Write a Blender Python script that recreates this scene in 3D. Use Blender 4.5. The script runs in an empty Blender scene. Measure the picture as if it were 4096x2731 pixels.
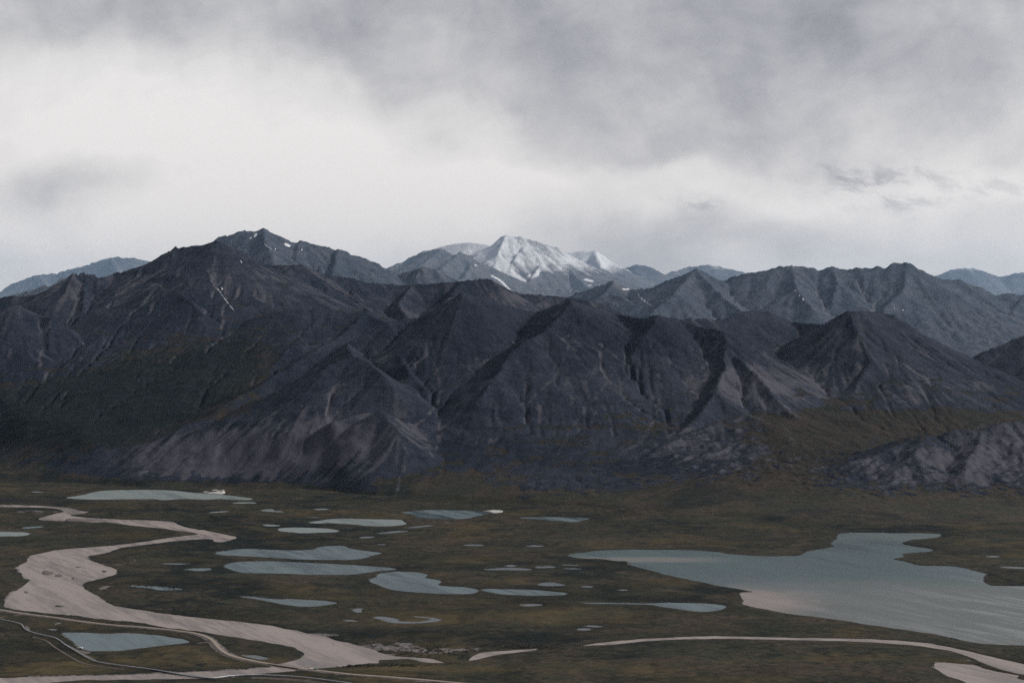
import bpy, math, random, time
import numpy as np
from mathutils import Vector

T0 = time.time()
rad = math.radians
sc = bpy.context.scene

# ------------------------------------------------------------------ camera
CAM_H = 779.0                  # metres above the valley floor
F_PX = 7643.0                  # focal length in pixels of the 4096 px wide photograph (30 degree lens)
cam_data = bpy.data.cameras.new("camera")
cam = bpy.data.objects.new("camera", cam_data)
sc.collection.objects.link(cam)
sc.camera = cam
cam.location = (0, 0, CAM_H)
cam.rotation_euler = (rad(90), 0, 0)
cam_data.sensor_width = 36.0
cam_data.lens = 36.0 * F_PX / 4096.0
cam_data.clip_start = 5
cam_data.clip_end = 300000

# ------------------------------------------------------------------ render / exposure
sc.render.engine = 'CYCLES'
sc.view_settings.view_transform = 'Standard'
sc.view_settings.look = 'None'
sc.view_settings.exposure = 0.0
sc.view_settings.gamma = 1.0
sc.view_settings.use_curve_mapping = False
sc.cycles.max_bounces = 5
sc.cycles.diffuse_bounces = 2
sc.cycles.glossy_bounces = 2
sc.cycles.volume_bounces = 2
sc.cycles.use_denoising = False
sc.cycles.sample_clamp_indirect = 1.0

SUN_EL, SUN_AZ = 31.0, 86.0     # degrees; azimuth clockwise from +Y (the view direction)
SUN_STRENGTH = 3.7

# ------------------------------------------------------------------ node helpers
class NT:
    def __init__(self, tree):
        self.t = tree; self.n = tree.nodes; self.l = tree.links
        self.n.clear()
    def add(self, kind, **kw):
        nd = self.n.new(kind)
        for k, v in kw.items():
            setattr(nd, k, v)
        return nd
    def put(self, sock, v):
        if v is None: return
        if isinstance(v, bpy.types.NodeSocket): self.l.new(v, sock)
        elif isinstance(v, bpy.types.Node): self.l.new(v.outputs[0], sock)
        else:
            if sock.type == 'RGBA' and len(v) == 3: v = (*v, 1)
            sock.default_value = v
    def math(self, op, a, b=None, c=None, clamp=False):
        nd = self.add('ShaderNodeMath', operation=op); nd.use_clamp = clamp
        self.put(nd.inputs[0], a)
        if b is not None: self.put(nd.inputs[1], b)
        if c is not None: self.put(nd.inputs[2], c)
        return nd.outputs[0]
    def vmath(self, op, a, b=None, scale=None):
        nd = self.add('ShaderNodeVectorMath', operation=op)
        self.put(nd.inputs[0], a)
        if b is not None: self.put(nd.inputs[1], b)
        if scale is not None: self.put(nd.inputs['Scale'], scale)
        return nd.outputs['Value'] if op in ('LENGTH', 'DOT_PRODUCT', 'DISTANCE') else nd.outputs[0]
    def mix(self, f, a, b):
        nd = self.add('ShaderNodeMix', data_type='RGBA')
        self.put(nd.inputs[0], f); self.put(nd.inputs[6], a); self.put(nd.inputs[7], b)
        return nd.outputs[2]
    def mult(self, a, b, f=1.0):
        nd = self.add('ShaderNodeMix', data_type='RGBA', blend_type='MULTIPLY')
        self.put(nd.inputs[0], f); self.put(nd.inputs[6], a); self.put(nd.inputs[7], b)
        return nd.outputs[2]
    def noise(self, vec, scale, detail=4, rough=0.55, dist=0.0):
        nd = self.add('ShaderNodeTexNoise')
        self.put(nd.inputs['Vector'], vec); nd.inputs['Scale'].default_value = scale
        nd.inputs['Detail'].default_value = detail; nd.inputs['Roughness'].default_value = rough
        nd.inputs['Distortion'].default_value = dist
        return nd.outputs[0]
    def ramp(self, f, lo, hi, a=0.0, b=1.0):
        nd = self.add('ShaderNodeMapRange', interpolation_type='SMOOTHSTEP')
        self.put(nd.inputs[0], f)
        for i, v in zip((1, 2, 3, 4), (lo, hi, a, b)): self.put(nd.inputs[i], v)
        return nd.outputs[0]
    def mapping(self, vec, scale=(1, 1, 1), rot=(0, 0, 0), loc=(0, 0, 0)):
        nd = self.add('ShaderNodeMapping')
        self.put(nd.inputs[0], vec)
        nd.inputs['Scale'].default_value = scale; nd.inputs['Rotation'].default_value = rot; nd.inputs['Location'].default_value = loc
        return nd.outputs[0]
    def strand(self, vec, ang, along, across, loc=(0, 0, 0)):
        nd = self.add('ShaderNodeMapping', vector_type='TEXTURE')
        self.put(nd.inputs[0], vec)
        nd.inputs['Rotation'].default_value = (0, 0, rad(ang)); nd.inputs['Scale'].default_value = (along, across, 1); nd.inputs['Location'].default_value = loc
        return nd.outputs[0]
    def xyz(self, vec):
        nd = self.add('ShaderNodeSeparateXYZ'); self.put(nd.inputs[0], vec); return nd.outputs
    def comb(self, x, y, z=0.0):
        nd = self.add('ShaderNodeCombineXYZ')
        for i, v in enumerate((x, y, z)): self.put(nd.inputs[i], v)
        return nd.outputs[0]

# ------------------------------------------------------------------ world: broken grey overcast
world = bpy.data.worlds.new("World")
sc.world = world
world.use_nodes = True
def build_world():
    w = NT(world.node_tree)
    d = w.add('ShaderNodeTexCoord').outputs['Generated']
    x, y, z = w.xyz(d)[:3]
    az = w.math('ARCTAN2', x, y)                       # radians right of north
    el = w.math('ARCSINE', z)
    k = F_PX / 1000.0
    U = w.math('MULTIPLY', az, k); V = w.math('MULTIPLY', el, k)   # degrees-like sky coordinates
    P = w.comb(U, V, 0.0)
    # turbulent warp of the cloud forms
    wn = w.add('ShaderNodeTexNoise'); w.put(wn.inputs['Vector'], P); wn.inputs['Scale'].default_value = 1.7
    wn.inputs['Detail'].default_value = 5; wn.inputs['Roughness'].default_value = 0.5
    off = w.vmath('SUBTRACT', wn.outputs['Color'], (0.5, 0.5, 0.5))
    Pw = w.vmath('ADD', P, w.vmath('SCALE', off, scale=0.48))
    xw, yw = w.xyz(Pw)[:2]
    # base brightness by elevation (cloud deck thickens overhead, thin bright slot near the horizon)
    base = w.add('ShaderNodeValToRGB')
    r = base.color_ramp; r.interpolation = 'B_SPLINE'
    pts = [(0.0, .76), (.10, .78), (.17, .84), (.26, .90), (.36, .85), (.50, .76), (.64, .66), (.80, .58), (1.0, .50)]
    while len(r.elements) < len(pts): r.elements.new(0.5)
    for e, (p_, v) in zip(r.elements, pts):
        e.position = p_; e.color = (v, v, v, 1)
    w.put(base.inputs[0], w.math('DIVIDE', w.math('ADD', yw, 0.15), 2.0))
    val = w.math('MULTIPLY_ADD', base.outputs[0], 1.12, -0.075)
    # broad thick and thin areas of the deck: (u, v, radius u, radius v, amount)
    def S(px, py, rx, ry, amt): return ((px - 2048) / 1000, (1365 - py) / 1000, rx / 1000, ry / 1000, amt)
    blobs = [S(420, 420, 700, 300, .19), S(1000, 640, 700, 240, .10), S(1350, 830, 760, 150, .26),
             S(300, 740, 290, 95, -.30), S(780, 850, 220, 150, -.07), S(-200, 1050, 500, 200, -.12),
             S(3250, 400, 1050, 430, -.17), S(2300, 330, 900, 260, -.07), S(2000, 60, 1600, 170, -.07),
             S(2650, 960, 550, 150, -.24), S(1800, 930, 500, 80, -.09), S(3300, 1000, 900, 130, -.05), S(3900, 1020, 500, 150, -.05),
             S(2500, 740, 700, 45, .12), S(3050, 825, 600, 50, .22), S(4100, 800, 350, 60, .20), S(1150, 880, 300, 60, .10),
             S(0, 60, 500, 160, -.06), S(2500, 620, 420, 120, -.06), S(2650, 640, 250, 90, -.05)]
    for (u0, v0, ru, rv, amt) in blobs:
        du = w.math('DIVIDE', w.math('SUBTRACT', xw, u0), ru)
        dv = w.math('DIVIDE', w.math('SUBTRACT', yw, v0), rv)
        r2 = w.math('ADD', w.math('MULTIPLY', du, du), w.math('MULTIPLY', dv, dv))
        g = w.math('EXPONENT', w.math('MULTIPLY', r2, -0.9))
        val = w.math('MULTIPLY_ADD', g, amt, val)
    # soft veils hanging down out of the deck, plus finer cloud texture
    veil = w.noise(w.strand(Pw, -72, .95, .36), 1.0, 6, 0.5)
    veil = w.math('SUBTRACT', veil, 0.5)
    high = w.ramp(yw, 0.35, 0.9)
    val = w.math('MULTIPLY_ADD', w.math('MULTIPLY', veil, high), 0.42, val)
    puffs = w.math('SUBTRACT', w.noise(w.mapping(P, scale=(1, 1.7, 1)), 2.6, 8, 0.58, .3), 0.5)
    val = w.math('MULTIPLY_ADD', puffs, 0.34, val)
    wisp = w.math('SUBTRACT', w.noise(w.strand(w.vmath('ADD', P, w.vmath('SCALE', off, scale=0.5)), 24, .62, .26), 1.0, 9, .60), 0.5)
    val = w.math('MULTIPLY_ADD', wisp, 0.27, val)
    # the torn dark scraps of cloud low on the right
    def scrap(px, py, rx, ry, amt, val):
        u0, v0, ru, rv, _ = S(px, py, rx, ry, 0)
        X, Y = w.xyz(P)[:2]
        du = w.math('DIVIDE', w.math('SUBTRACT', X, u0), ru); dv = w.math('DIVIDE', w.math('SUBTRACT', Y, v0), rv)
        g = w.math('EXPONENT', w.math('MULTIPLY', w.math('ADD', w.math('MULTIPLY', du, du), w.math('MULTIPLY', dv, dv)), -1.0))
        n = w.noise(w.strand(P, -14, 1, .5, (px * .013, 0, 0)), 7.0, 9, 0.62, 0.35)
        m = w.ramp(w.math('MULTIPLY', g, w.ramp(n, .36, .70)), 0.05, 0.60)
        return w.math('MULTIPLY_ADD', m, amt, val)
    val = scrap(3560, 775, 290, 95, -.22, val)
    val = scrap(3960, 770, 150, 40, -.22, val)
    val = scrap(2780, 800, 170, 45, -.12, val)
    val = scrap(830, 700, 150, 110, -.07, val)
    val = scrap(3350, 690, 120, 45, -.12, val)
    # behind and above the viewer the deck is heavy and even
    back = w.math('MULTIPLY', w.ramp(y, -0.25, 0.55), w.ramp(el, .22, .55, 1, 0))
    val = w.math('ADD', w.math('MULTIPLY', val, back), w.math('MULTIPLY', w.math('SUBTRACT', 1.0, back), SKY_BACK))
    val = w.math('MAXIMUM', val, 0.12)
    # tint: thick cloud slightly violet-blue, thin cloud slightly warm
    col = w.add('ShaderNodeValToRGB'); c = col.color_ramp
    stops = [(0.0, (.10, .10, .125)), (.25, (.235, .232, .252)), (.40, (.378, .376, .396)), (.58, (.58, .576, .578)), (.78, (.83, .822, .80)), (.95, (.965, .95, .92))]
    while len(c.elements) < len(stops): c.elements.new(0.5)
    for e, (p_, v) in zip(c.elements, stops): e.position = p_; e.color = (*v, 1)
    w.put(col.inputs[0], val)
    warm = w.mix(w.ramp(el, 0.0, .19), (1.20, 1.125, 1.08), (1.01, .99, .99))
    colw = w.vmath('MULTIPLY', col.outputs[0], warm)
    sky = w.add('ShaderNodeTexSky', sky_type='NISHITA')
    sky.sun_disc = False; sky.sun_elevation = rad(SUN_EL); sky.sun_rotation = rad(SUN_AZ)
    b1 = w.add('ShaderNodeBackground'); w.put(b1.inputs[0], sky.outputs[0]); b1.inputs[1].default_value = 0.05
    b2 = w.add('ShaderNodeBackground'); w.put(b2.inputs[0], colw); b2.inputs[1].default_value = 1.0
    mx = w.add('ShaderNodeMixShader'); mx.inputs[0].default_value = 0.97
    w.l.new(b1.outputs[0], mx.inputs[1]); w.l.new(b2.outputs[0], mx.inputs[2])
    out = w.add('ShaderNodeOutputWorld'); w.l.new(mx.outputs[0], out.inputs[0])
SKY_BACK = 0.18
build_world()

sun_data = bpy.data.lights.new("sun", 'SUN')
sun = bpy.data.objects.new("sun", sun_data)
sc.collection.objects.link(sun)
sun_data.energy = SUN_STRENGTH; sun_data.angle = rad(17); sun_data.color = (1.0, 0.96, 0.90)
sd_ = Vector((math.sin(rad(SUN_AZ)) * math.cos(rad(SUN_EL)), math.cos(rad(SUN_AZ)) * math.cos(rad(SUN_EL)), math.sin(rad(SUN_EL))))
sun.rotation_euler = (-sd_).to_track_quat('-Z', 'Y').to_euler()
sun.location = (3000, -2000, 6000)

# ------------------------------------------------------------------ general helpers
def link(o): sc.collection.objects.link(o); return o
def tag(o, label=None, cat=None, group=None, kind=None):
    if label: o["label"] = label
    if cat: o["category"] = cat
    if group: o["group"] = group
    if kind: o["kind"] = kind
    return o
def struct(o, label=None): return tag(o, label=label, kind="structure")

def W(px, py, z=0.0):
    """photo sight line through (px, py) met with the height z"""
    D = (CAM_H - z) * F_PX / (py - 1365.5)
    return ((px - 2048.0) / F_PX * D, D, z)
def P3(px, py, Dkm):
    D = Dkm * 1000.0
    return ((px - 2048.0) / F_PX * D, D, CAM_H - (py - 1365.5) / F_PX * D)
S_ = 1100.0 / 2076.0
def crop(k):                       # enlarged crops in which the outlines were read off
    ox = {1: 0, 2: 1000, 3: 2000, 4: 2996}[k]
    return lambda pts: [(ox + S_ * a, 1900 + S_ * b) for a, b in pts]
c1, c2, c3, c4 = crop(1), crop(2), crop(3), crop(4)

_rng = np.random.RandomState(11)
_perm = np.tile(_rng.permutation(512), 2)
_ang = _rng.rand(512) * 2 * np.pi
_gx, _gy = np.cos(_ang).astype(np.float32), np.sin(_ang).astype(np.float32)
def perlin(x, y, seed=0):
    xi = np.floor(x).astype(np.int64); yi = np.floor(y).astype(np.int64)
    xf = (x - xi).astype(np.float32); yf = (y - yi).astype(np.float32)
    u = xf * xf * xf * (xf * (xf * 6 - 15) + 10); v = yf * yf * yf * (yf * (yf * 6 - 15) + 10)
    def g(ix, iy, fx, fy):
        h = _perm[(_perm[(ix + seed * 37) & 511] + iy) & 511]
        return _gx[h] * fx + _gy[h] * fy
    a = g(xi, yi, xf, yf); b = g(xi + 1, yi, xf - 1, yf)
    c = g(xi, yi + 1, xf, yf - 1); d = g(xi + 1, yi + 1, xf - 1, yf - 1)
    return (a + u * (b - a)) + v * ((c + u * (d - c)) - (a + u * (b - a)))
def fbm(x, y, wl, octv=5, gain=0.5, seed=0, ridged=False):
    out = np.zeros(np.shape(x), np.float32); amp = 1.0; f = 1.0 / wl; tot = 0
    for o in range(octv):
        n = perlin(x * f + o * 17.3, y * f - o * 9.1, seed + o)
        if ridged: n = 0.5 - np.abs(n) * 1.4
        out += amp * n; tot += amp
        amp *= gain; f *= 2.03
    return out / tot * (1.9 if ridged else 1.7)
def sstep(x, a, b):
    t = np.clip((x - a) / (b - a), 0, 1); return t * t * (3 - 2 * t)
def smax(a, b, k):
    h = np.clip(0.5 + 0.5 * (a - b) / k, 0, 1)
    return b + (a - b) * h + k * h * (1 - h)

def chaikin(pts, n=2, closed=True):
    p = np.array(pts, float)
    for _ in range(n):
        q = np.roll(p, -1, axis=0) if closed else p[1:]
        a = p if closed else p[:-1]
        m = np.empty((2 * len(a), p.shape[1])); m[0::2] = a * .75 + q * .25; m[1::2] = a * .25 + q * .75
        if not closed: m = np.vstack([p[:1], m, p[-1:]])
        p = m
    return p

def grid_mesh(name, X, Y, Z, mats, masks=None):
    ny, nx = X.shape
    co = np.stack([X, Y, Z], -1).reshape(-1, 3).astype(np.float32)
    i = np.arange(ny * nx, dtype=np.int32).reshape(ny, nx)
    quads = np.stack([i[:-1, :-1], i[:-1, 1:], i[1:, 1:], i[1:, :-1]], -1).reshape(-1, 4)
    me = bpy.data.meshes.new(name)
    me.vertices.add(len(co)); me.vertices.foreach_set("co", co.ravel())
    me.loops.add(quads.size); me.loops.foreach_set("vertex_index", quads.ravel())
    me.polygons.add(len(quads)); me.polygons.foreach_set("loop_start", np.arange(0, quads.size, 4, dtype=np.int32))
    me.polygons.foreach_set("loop_total", np.full(len(quads), 4, np.int32))
    me.polygons.foreach_set("use_smooth", np.ones(len(quads), bool))
    me.update(calc_edges=True)
    if masks is not None:
        at = me.color_attributes.new("mask", 'FLOAT_COLOR', 'POINT')
        m = np.stack([np.broadcast_to(c, X.shape) for c in masks], -1).reshape(-1, 4).astype(np.float32)
        at.data.foreach_set("color", np.clip(m, 0, 1).ravel())
    me.materials.append(mats)
    return link(bpy.data.objects.new(name, me))

# ------------------------------------------------------------------ materials
def new_mat(name):
    m = bpy.data.materials.new(name); m.use_nodes = True
    return m, NT(m.node_tree)
def finish(w, color, rough=0.9, bump=None, bstr=0.5, bdist=1.0, spec=0.2, metal=0.0, normal=None):
    b = w.add('ShaderNodeBsdfPrincipled')
    w.put(b.inputs['Base Color'], color); w.put(b.inputs['Roughness'], rough)
    b.inputs['Specular IOR Level'].default_value = spec; w.put(b.inputs['Metallic'], metal)
    if bump is not None:
        bp = w.add('ShaderNodeBump'); bp.inputs['Strength'].default_value = bstr; bp.inputs['Distance'].default_value = bdist
        w.put(bp.inputs['Height'], bump); w.l.new(bp.outputs[0], b.inputs['Normal'])
    o = w.add('ShaderNodeOutputMaterial'); w.l.new(b.outputs[0], o.inputs[0])
    return b

BROWN = (.058, .046, .033); OLIVE = (.035, .038, .026); DKGREEN = (.009, .014, .013); REDBR = (.042, .028, .026)
def tundra_nodes(w, pos, G, flat=True):
    n1 = w.noise(pos, 1 / 420, 6, .6); n2 = w.noise(pos, 1 / 90, 6, .65); n3 = w.noise(pos, 1 / 22, 6, .72)
    t = w.ramp(w.math('ADD', w.math('MULTIPLY', n1, .5), w.math('MULTIPLY', n2, .5)), .42, .57)
    col = w.mix(t, BROWN, OLIVE)
    col = w.mix(w.math('MULTIPLY', w.ramp(w.noise(w.vmath('ADD', pos, (5000, 300, 0)), 1 / 260, 5, .62), .52, .70), .35), col, REDBR)
    col = w.mix(w.math('MULTIPLY', w.ramp(G, .1, .95), w.ramp(n2, .30, .55, .65, 1)), col, DKGREEN)
    col = w.mult(col, w.mix(w.ramp(n3, .3, .7), (.60, .61, .64), (1.38, 1.36, 1.32)))
    return col, n2, n3

def mk_terrain(name, rockA, rockB, talus, bump_d, fine, tundra_gain=1.0, soft=0.0):
    """masks: R bare rock, G dark green growth and, on rock, a darker tone, B snow, A pale talus and painted haze"""
    m, w = new_mat(name)
    geo = w.add('ShaderNodeNewGeometry'); pos = geo.outputs['Position']
    at = w.add('ShaderNodeAttribute', attribute_name="mask")
    R, G, B = [w.add('ShaderNodeSeparateColor')][0].outputs[:3]
    w.l.new(at.outputs['Color'], R.node.inputs[0]); A = at.outputs['Alpha']
    tun, n2, n3 = tundra_nodes(w, pos, G)
    if tundra_gain != 1.0:
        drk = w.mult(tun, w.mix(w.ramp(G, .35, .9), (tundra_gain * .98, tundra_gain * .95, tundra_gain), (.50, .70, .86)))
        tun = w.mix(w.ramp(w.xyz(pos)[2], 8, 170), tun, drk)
    nr = w.noise(pos, 1 / (fine * 22), 6, .62, .4); nf = w.noise(pos, 1 / (fine * 3.2), 4, .7)
    # beds of rock: thin layers tilted through the mountain
    beds = w.noise(w.mapping(pos, scale=(1 / 900, 1 / 900, 1 / 16.0), rot=(rad(9), rad(-13), 0)), 1.0, 4, .6)
    nbig = w.noise(w.vmath('ADD', pos, (0, 7000, 0)), 1 / (fine * 170), 4, .55)
    rock = w.mix(w.ramp(w.math('ADD', w.math('MULTIPLY', nr, .5), w.math('MULTIPLY', nbig, .5)), .40, .60), rockA, rockB)
    rock = w.mult(rock, w.mix(w.ramp(nf, .28, .72), (.58, .60, .66), (1.45, 1.42, 1.38)))
    rock = w.mult(rock, w.mix(w.ramp(beds, .38, .62), (.94, .94, .95), (1.05, 1.05, 1.04)))
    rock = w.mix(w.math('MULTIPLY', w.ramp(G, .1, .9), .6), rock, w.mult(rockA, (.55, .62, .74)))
    rmask = w.ramp(w.math('ADD', R, w.math('MULTIPLY', w.math('SUBTRACT', w.math('ADD', w.math('MULTIPLY', n2, .55), w.math('MULTIPLY', n3, .45)), .5), 1.1)), .38, .62)
    col = w.mix(rmask, tun, rock)
    col = w.mix(w.math('MULTIPLY', w.ramp(w.math('ADD', A, w.math('MULTIPLY', w.math('SUBTRACT', nf, .5), .5)), .3, .8), .8), col, talus)
    smask = w.ramp(w.math('ADD', B, w.math('MULTIPLY', w.math('SUBTRACT', w.math('ADD', w.math('MULTIPLY', nf, .5), w.math('MULTIPLY', nr, .5)), .5), .9)), .44 - soft, .58 + soft)
    col = w.mix(smask, col, (.87, .88, .90))
    h = w.math('ADD', w.math('MULTIPLY', nr, 2.2), w.math('MULTIPLY', nf, 1.0))
    rock2 = None
    h = w.math('MULTIPLY', h, w.ramp(rmask, 0, 1, .35, 1.0))
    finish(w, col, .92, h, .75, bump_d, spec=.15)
    return m

def mk_ground():
    m, w = new_mat("tundra_floor")
    pos = w.add('ShaderNodeNewGeometry').outputs['Position']
    at = w.add('ShaderNodeAttribute', attribute_name="mask")
    sep = w.add('ShaderNodeSeparateColor'); w.l.new(at.outputs['Color'], sep.inputs[0])
    R, G, B = sep.outputs[:3]; A = at.outputs['Alpha']      # R gravel, G dark willow, B ochre moss, A bare dark peat edge
    tun, n2, n3 = tundra_nodes(w, pos, G)
    tun = w.mix(w.math('MULTIPLY', B, .75), tun, (.118, .088, .040))
    tun = w.mix(w.math('MULTIPLY', A, .8), tun, (.032, .028, .027))
    band = w.ramp(w.noise(w.strand(pos, 8, 1500, 330), 1.0, 5, .55), .36, .62)
    tun = w.mult(tun, w.mix(band, (.60, .64, .66), (1.12, 1.10, 1.06)))
    # clumps of willow, a few metres across
    wil = w.ramp(w.noise(w.vmath('ADD', pos, (900, 0, 0)), 1 / 45, 6, .72), .50, .60)
    wil2 = w.ramp(w.noise(w.mapping(pos, scale=(.45, 1, 1)), 1 / 150, 5, .6), .45, .60)
    tun = w.mix(w.math('MULTIPLY', w.math('MULTIPLY', wil, wil2), .85), tun, DKGREEN)
    gn = w.noise(pos, 1 / 9, 4, .7)
    gravel = w.mix(w.ramp(gn, .35, .65), (.135, .118, .118), (.21, .19, .185))
    col = w.mix(w.ramp(w.math('ADD', R, w.math('MULTIPLY', w.math('SUBTRACT', gn, .5), .8)), .4, .6), tun, gravel)
    h = w.math('ADD', w.math('MULTIPLY', n2, 3.0), w.math('MULTIPLY', n3, 1.2))
    finish(w, col, .95, h, .8, 1.4, spec=.1)
    return m

def mk_water(name, colA, colB, streak=0.5, rough=.34, caps=0.0, spec=.5, big=False):
    m, w = new_mat(name)
    pos = w.add('ShaderNodeNewGeometry').outputs['Position']
    # wind lanes run from upper left to lower right, their sheen painted in colour
    lane = w.noise(w.strand(pos, -64, 900, 110), 1.0, 6, .62)
    lane2 = w.noise(w.strand(pos, -64, 200, 22), 1.0, 5, .68)
    t = w.ramp(w.math('ADD', w.math('MULTIPLY', lane, .65), w.math('MULTIPLY', lane2, .45)), .44, .62)
    col = w.mix(w.math('MULTIPLY', t, streak), colA, colB)
    if big:
        # glacial silt carried in from the shore colours part of the lake
        X, Y = w.xyz(pos)[:2]
        warp = w.noise(w.mapping(pos, scale=(1 / 900, 1 / 300, 1)), 1.0, 5, .6)
        d = w.math('MULTIPLY_ADD', w.math('SUBTRACT', warp, .5), 750.0, Y)
        near = w.ramp(d, 5900, 6350, 1, 0)
        col = w.mix(w.math('MULTIPLY', near, .75), col, (.145, .150, .135))
        ds = w.vmath('DISTANCE', w.mapping(pos, scale=(1, .62, 0)), W(3010, 2400)[0:1] + (W(3010, 2400)[1] * .62, 0))
        ds = w.math('MULTIPLY_ADD', w.math('SUBTRACT', w.noise(pos, 1 / 130, 5, .6), .5), 260.0, ds)
        col = w.mix(w.math('MULTIPLY', w.ramp(ds, 60, 260, 1, 0), .9), col, (.29, .235, .215))
        up = w.math('MULTIPLY', w.ramp(w.math('ABSOLUTE', w.math('SUBTRACT', Y, 6830)), 30, 120, 1, 0), w.ramp(X, 550, 850, 1, 0))
        col = w.mix(w.math('MULTIPLY', up, .75), col, (.22, .20, .18))
        far = w.ramp(d, 7150, 7900, 0, 1)
        col = w.mix(w.math('MULTIPLY', far, .5), col, (.145, .165, .155))
    if caps:
        cp = w.noise(w.strand(pos, 60, 30, 8), 1.0, 3, .55)
        col = w.mix(w.math('MULTIPLY', w.ramp(cp, .70, .74), caps), col, (.55, .55, .53))
    wave = w.noise(w.strand(pos, 20, 7, 3), 1.0, 4, .65)
    rg = w.ramp(t, 0, 1, rough - .10, rough + .12)
    finish(w, col, rg, wave, .35, .5, spec=spec)
    return m

def mk_plain(name, c, rough=.8, metal=0.0, var=.25, scale=.4, spec=.3):
    m, w = new_mat(name)
    pos = w.add('ShaderNodeNewGeometry').outputs['Position']
    n = w.noise(pos, scale, 4, .65)
    col = w.mult(c, w.mix(w.ramp(n, .3, .7), (1 - var,) * 3, (1 + var,) * 3))
    finish(w, col, rough, n, .3, .1, spec=spec, metal=metal)
    return m

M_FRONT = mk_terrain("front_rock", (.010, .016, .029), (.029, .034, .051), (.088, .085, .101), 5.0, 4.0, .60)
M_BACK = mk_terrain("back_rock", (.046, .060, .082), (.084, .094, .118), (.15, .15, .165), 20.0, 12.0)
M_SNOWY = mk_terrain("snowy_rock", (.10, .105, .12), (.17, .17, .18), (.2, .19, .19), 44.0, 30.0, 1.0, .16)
M_GROUND = mk_ground()
M_RIVER = mk_water("river_water", (.170, .136, .120), (.345, .292, .265), 1.0, .42, 0.0)
M_LAKE = mk_water("lake_water", (.018, .050, .061), (.130, .176, .188), 1.0, .34, 0.0)
M_LAKE_PALE = mk_water("pale_lake_water", (.20, .245, .235), (.26, .295, .285), .6, .36, 0.0)
M_BIG = mk_water("big_lake_water", (.018, .052, .059), (.070, .116, .118), .9, .34, .5, big=True)
M_POND = mk_water("pond_water", (.07, .09, .105), (.15, .165, .175), .8, .34, 0.0)
M_SNOW = mk_plain("old_snow", (.50, .49, .46), .8, 0, .45, .03)
M_ROAD = mk_plain("road_gravel", (.34, .285, .225), .95, 0, .12, .1)
M_SHOULDER = mk_plain("road_shoulder", (.145, .12, .118), .95, 0, .3, .08)
M_PAD = mk_plain("pad_gravel", (.14, .115, .108), .95, 0, .25, .08)
M_PIPE = mk_plain("galvanised_pipe", (.74, .79, .84), .4, .0, .08, .05, .5)
M_STEEL = mk_plain("dark_green_steel", (.045, .065, .068), .5, .2, .15, .1, .5)
M_POST = mk_plain("support_steel", (.16, .15, .15), .6, .3, .2, .3, .5)
M_CONC = mk_plain("concrete", (.24, .24, .245), .9, 0, .15, .2)
M_RUST = mk_plain("rusty_steel", (.13, .075, .07), .8, 0, .2, .2)
M_WHITE = mk_plain("white_paint", (.74, .75, .72), .45, 0, .05, .3, .5)
M_GREYBLUE = mk_plain("pale_grey_paint", (.30, .33, .34), .5, 0, .08, .3, .5)
M_CREAM = mk_plain("cream_roof", (.72, .64, .54), .6, 0, .06, .3)
M_TEAL = mk_plain("teal_green_paint", (.085, .17, .145), .5, 0, .1, .3, .5)
M_DARK = mk_plain("dark_panel", (.05, .05, .058), .7, 0, .15, .3)
M_GLASS = mk_plain("dark_glass", (.02, .025, .03), .15, 0, .02, .3, .6)
M_TYRE = mk_plain("black_rubber", (.02, .02, .02), .85, 0, .1, .5)
M_SHRUB = mk_plain("willow_leaves", (.035, .042, .028), .9, 0, .35, .3)

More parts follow.
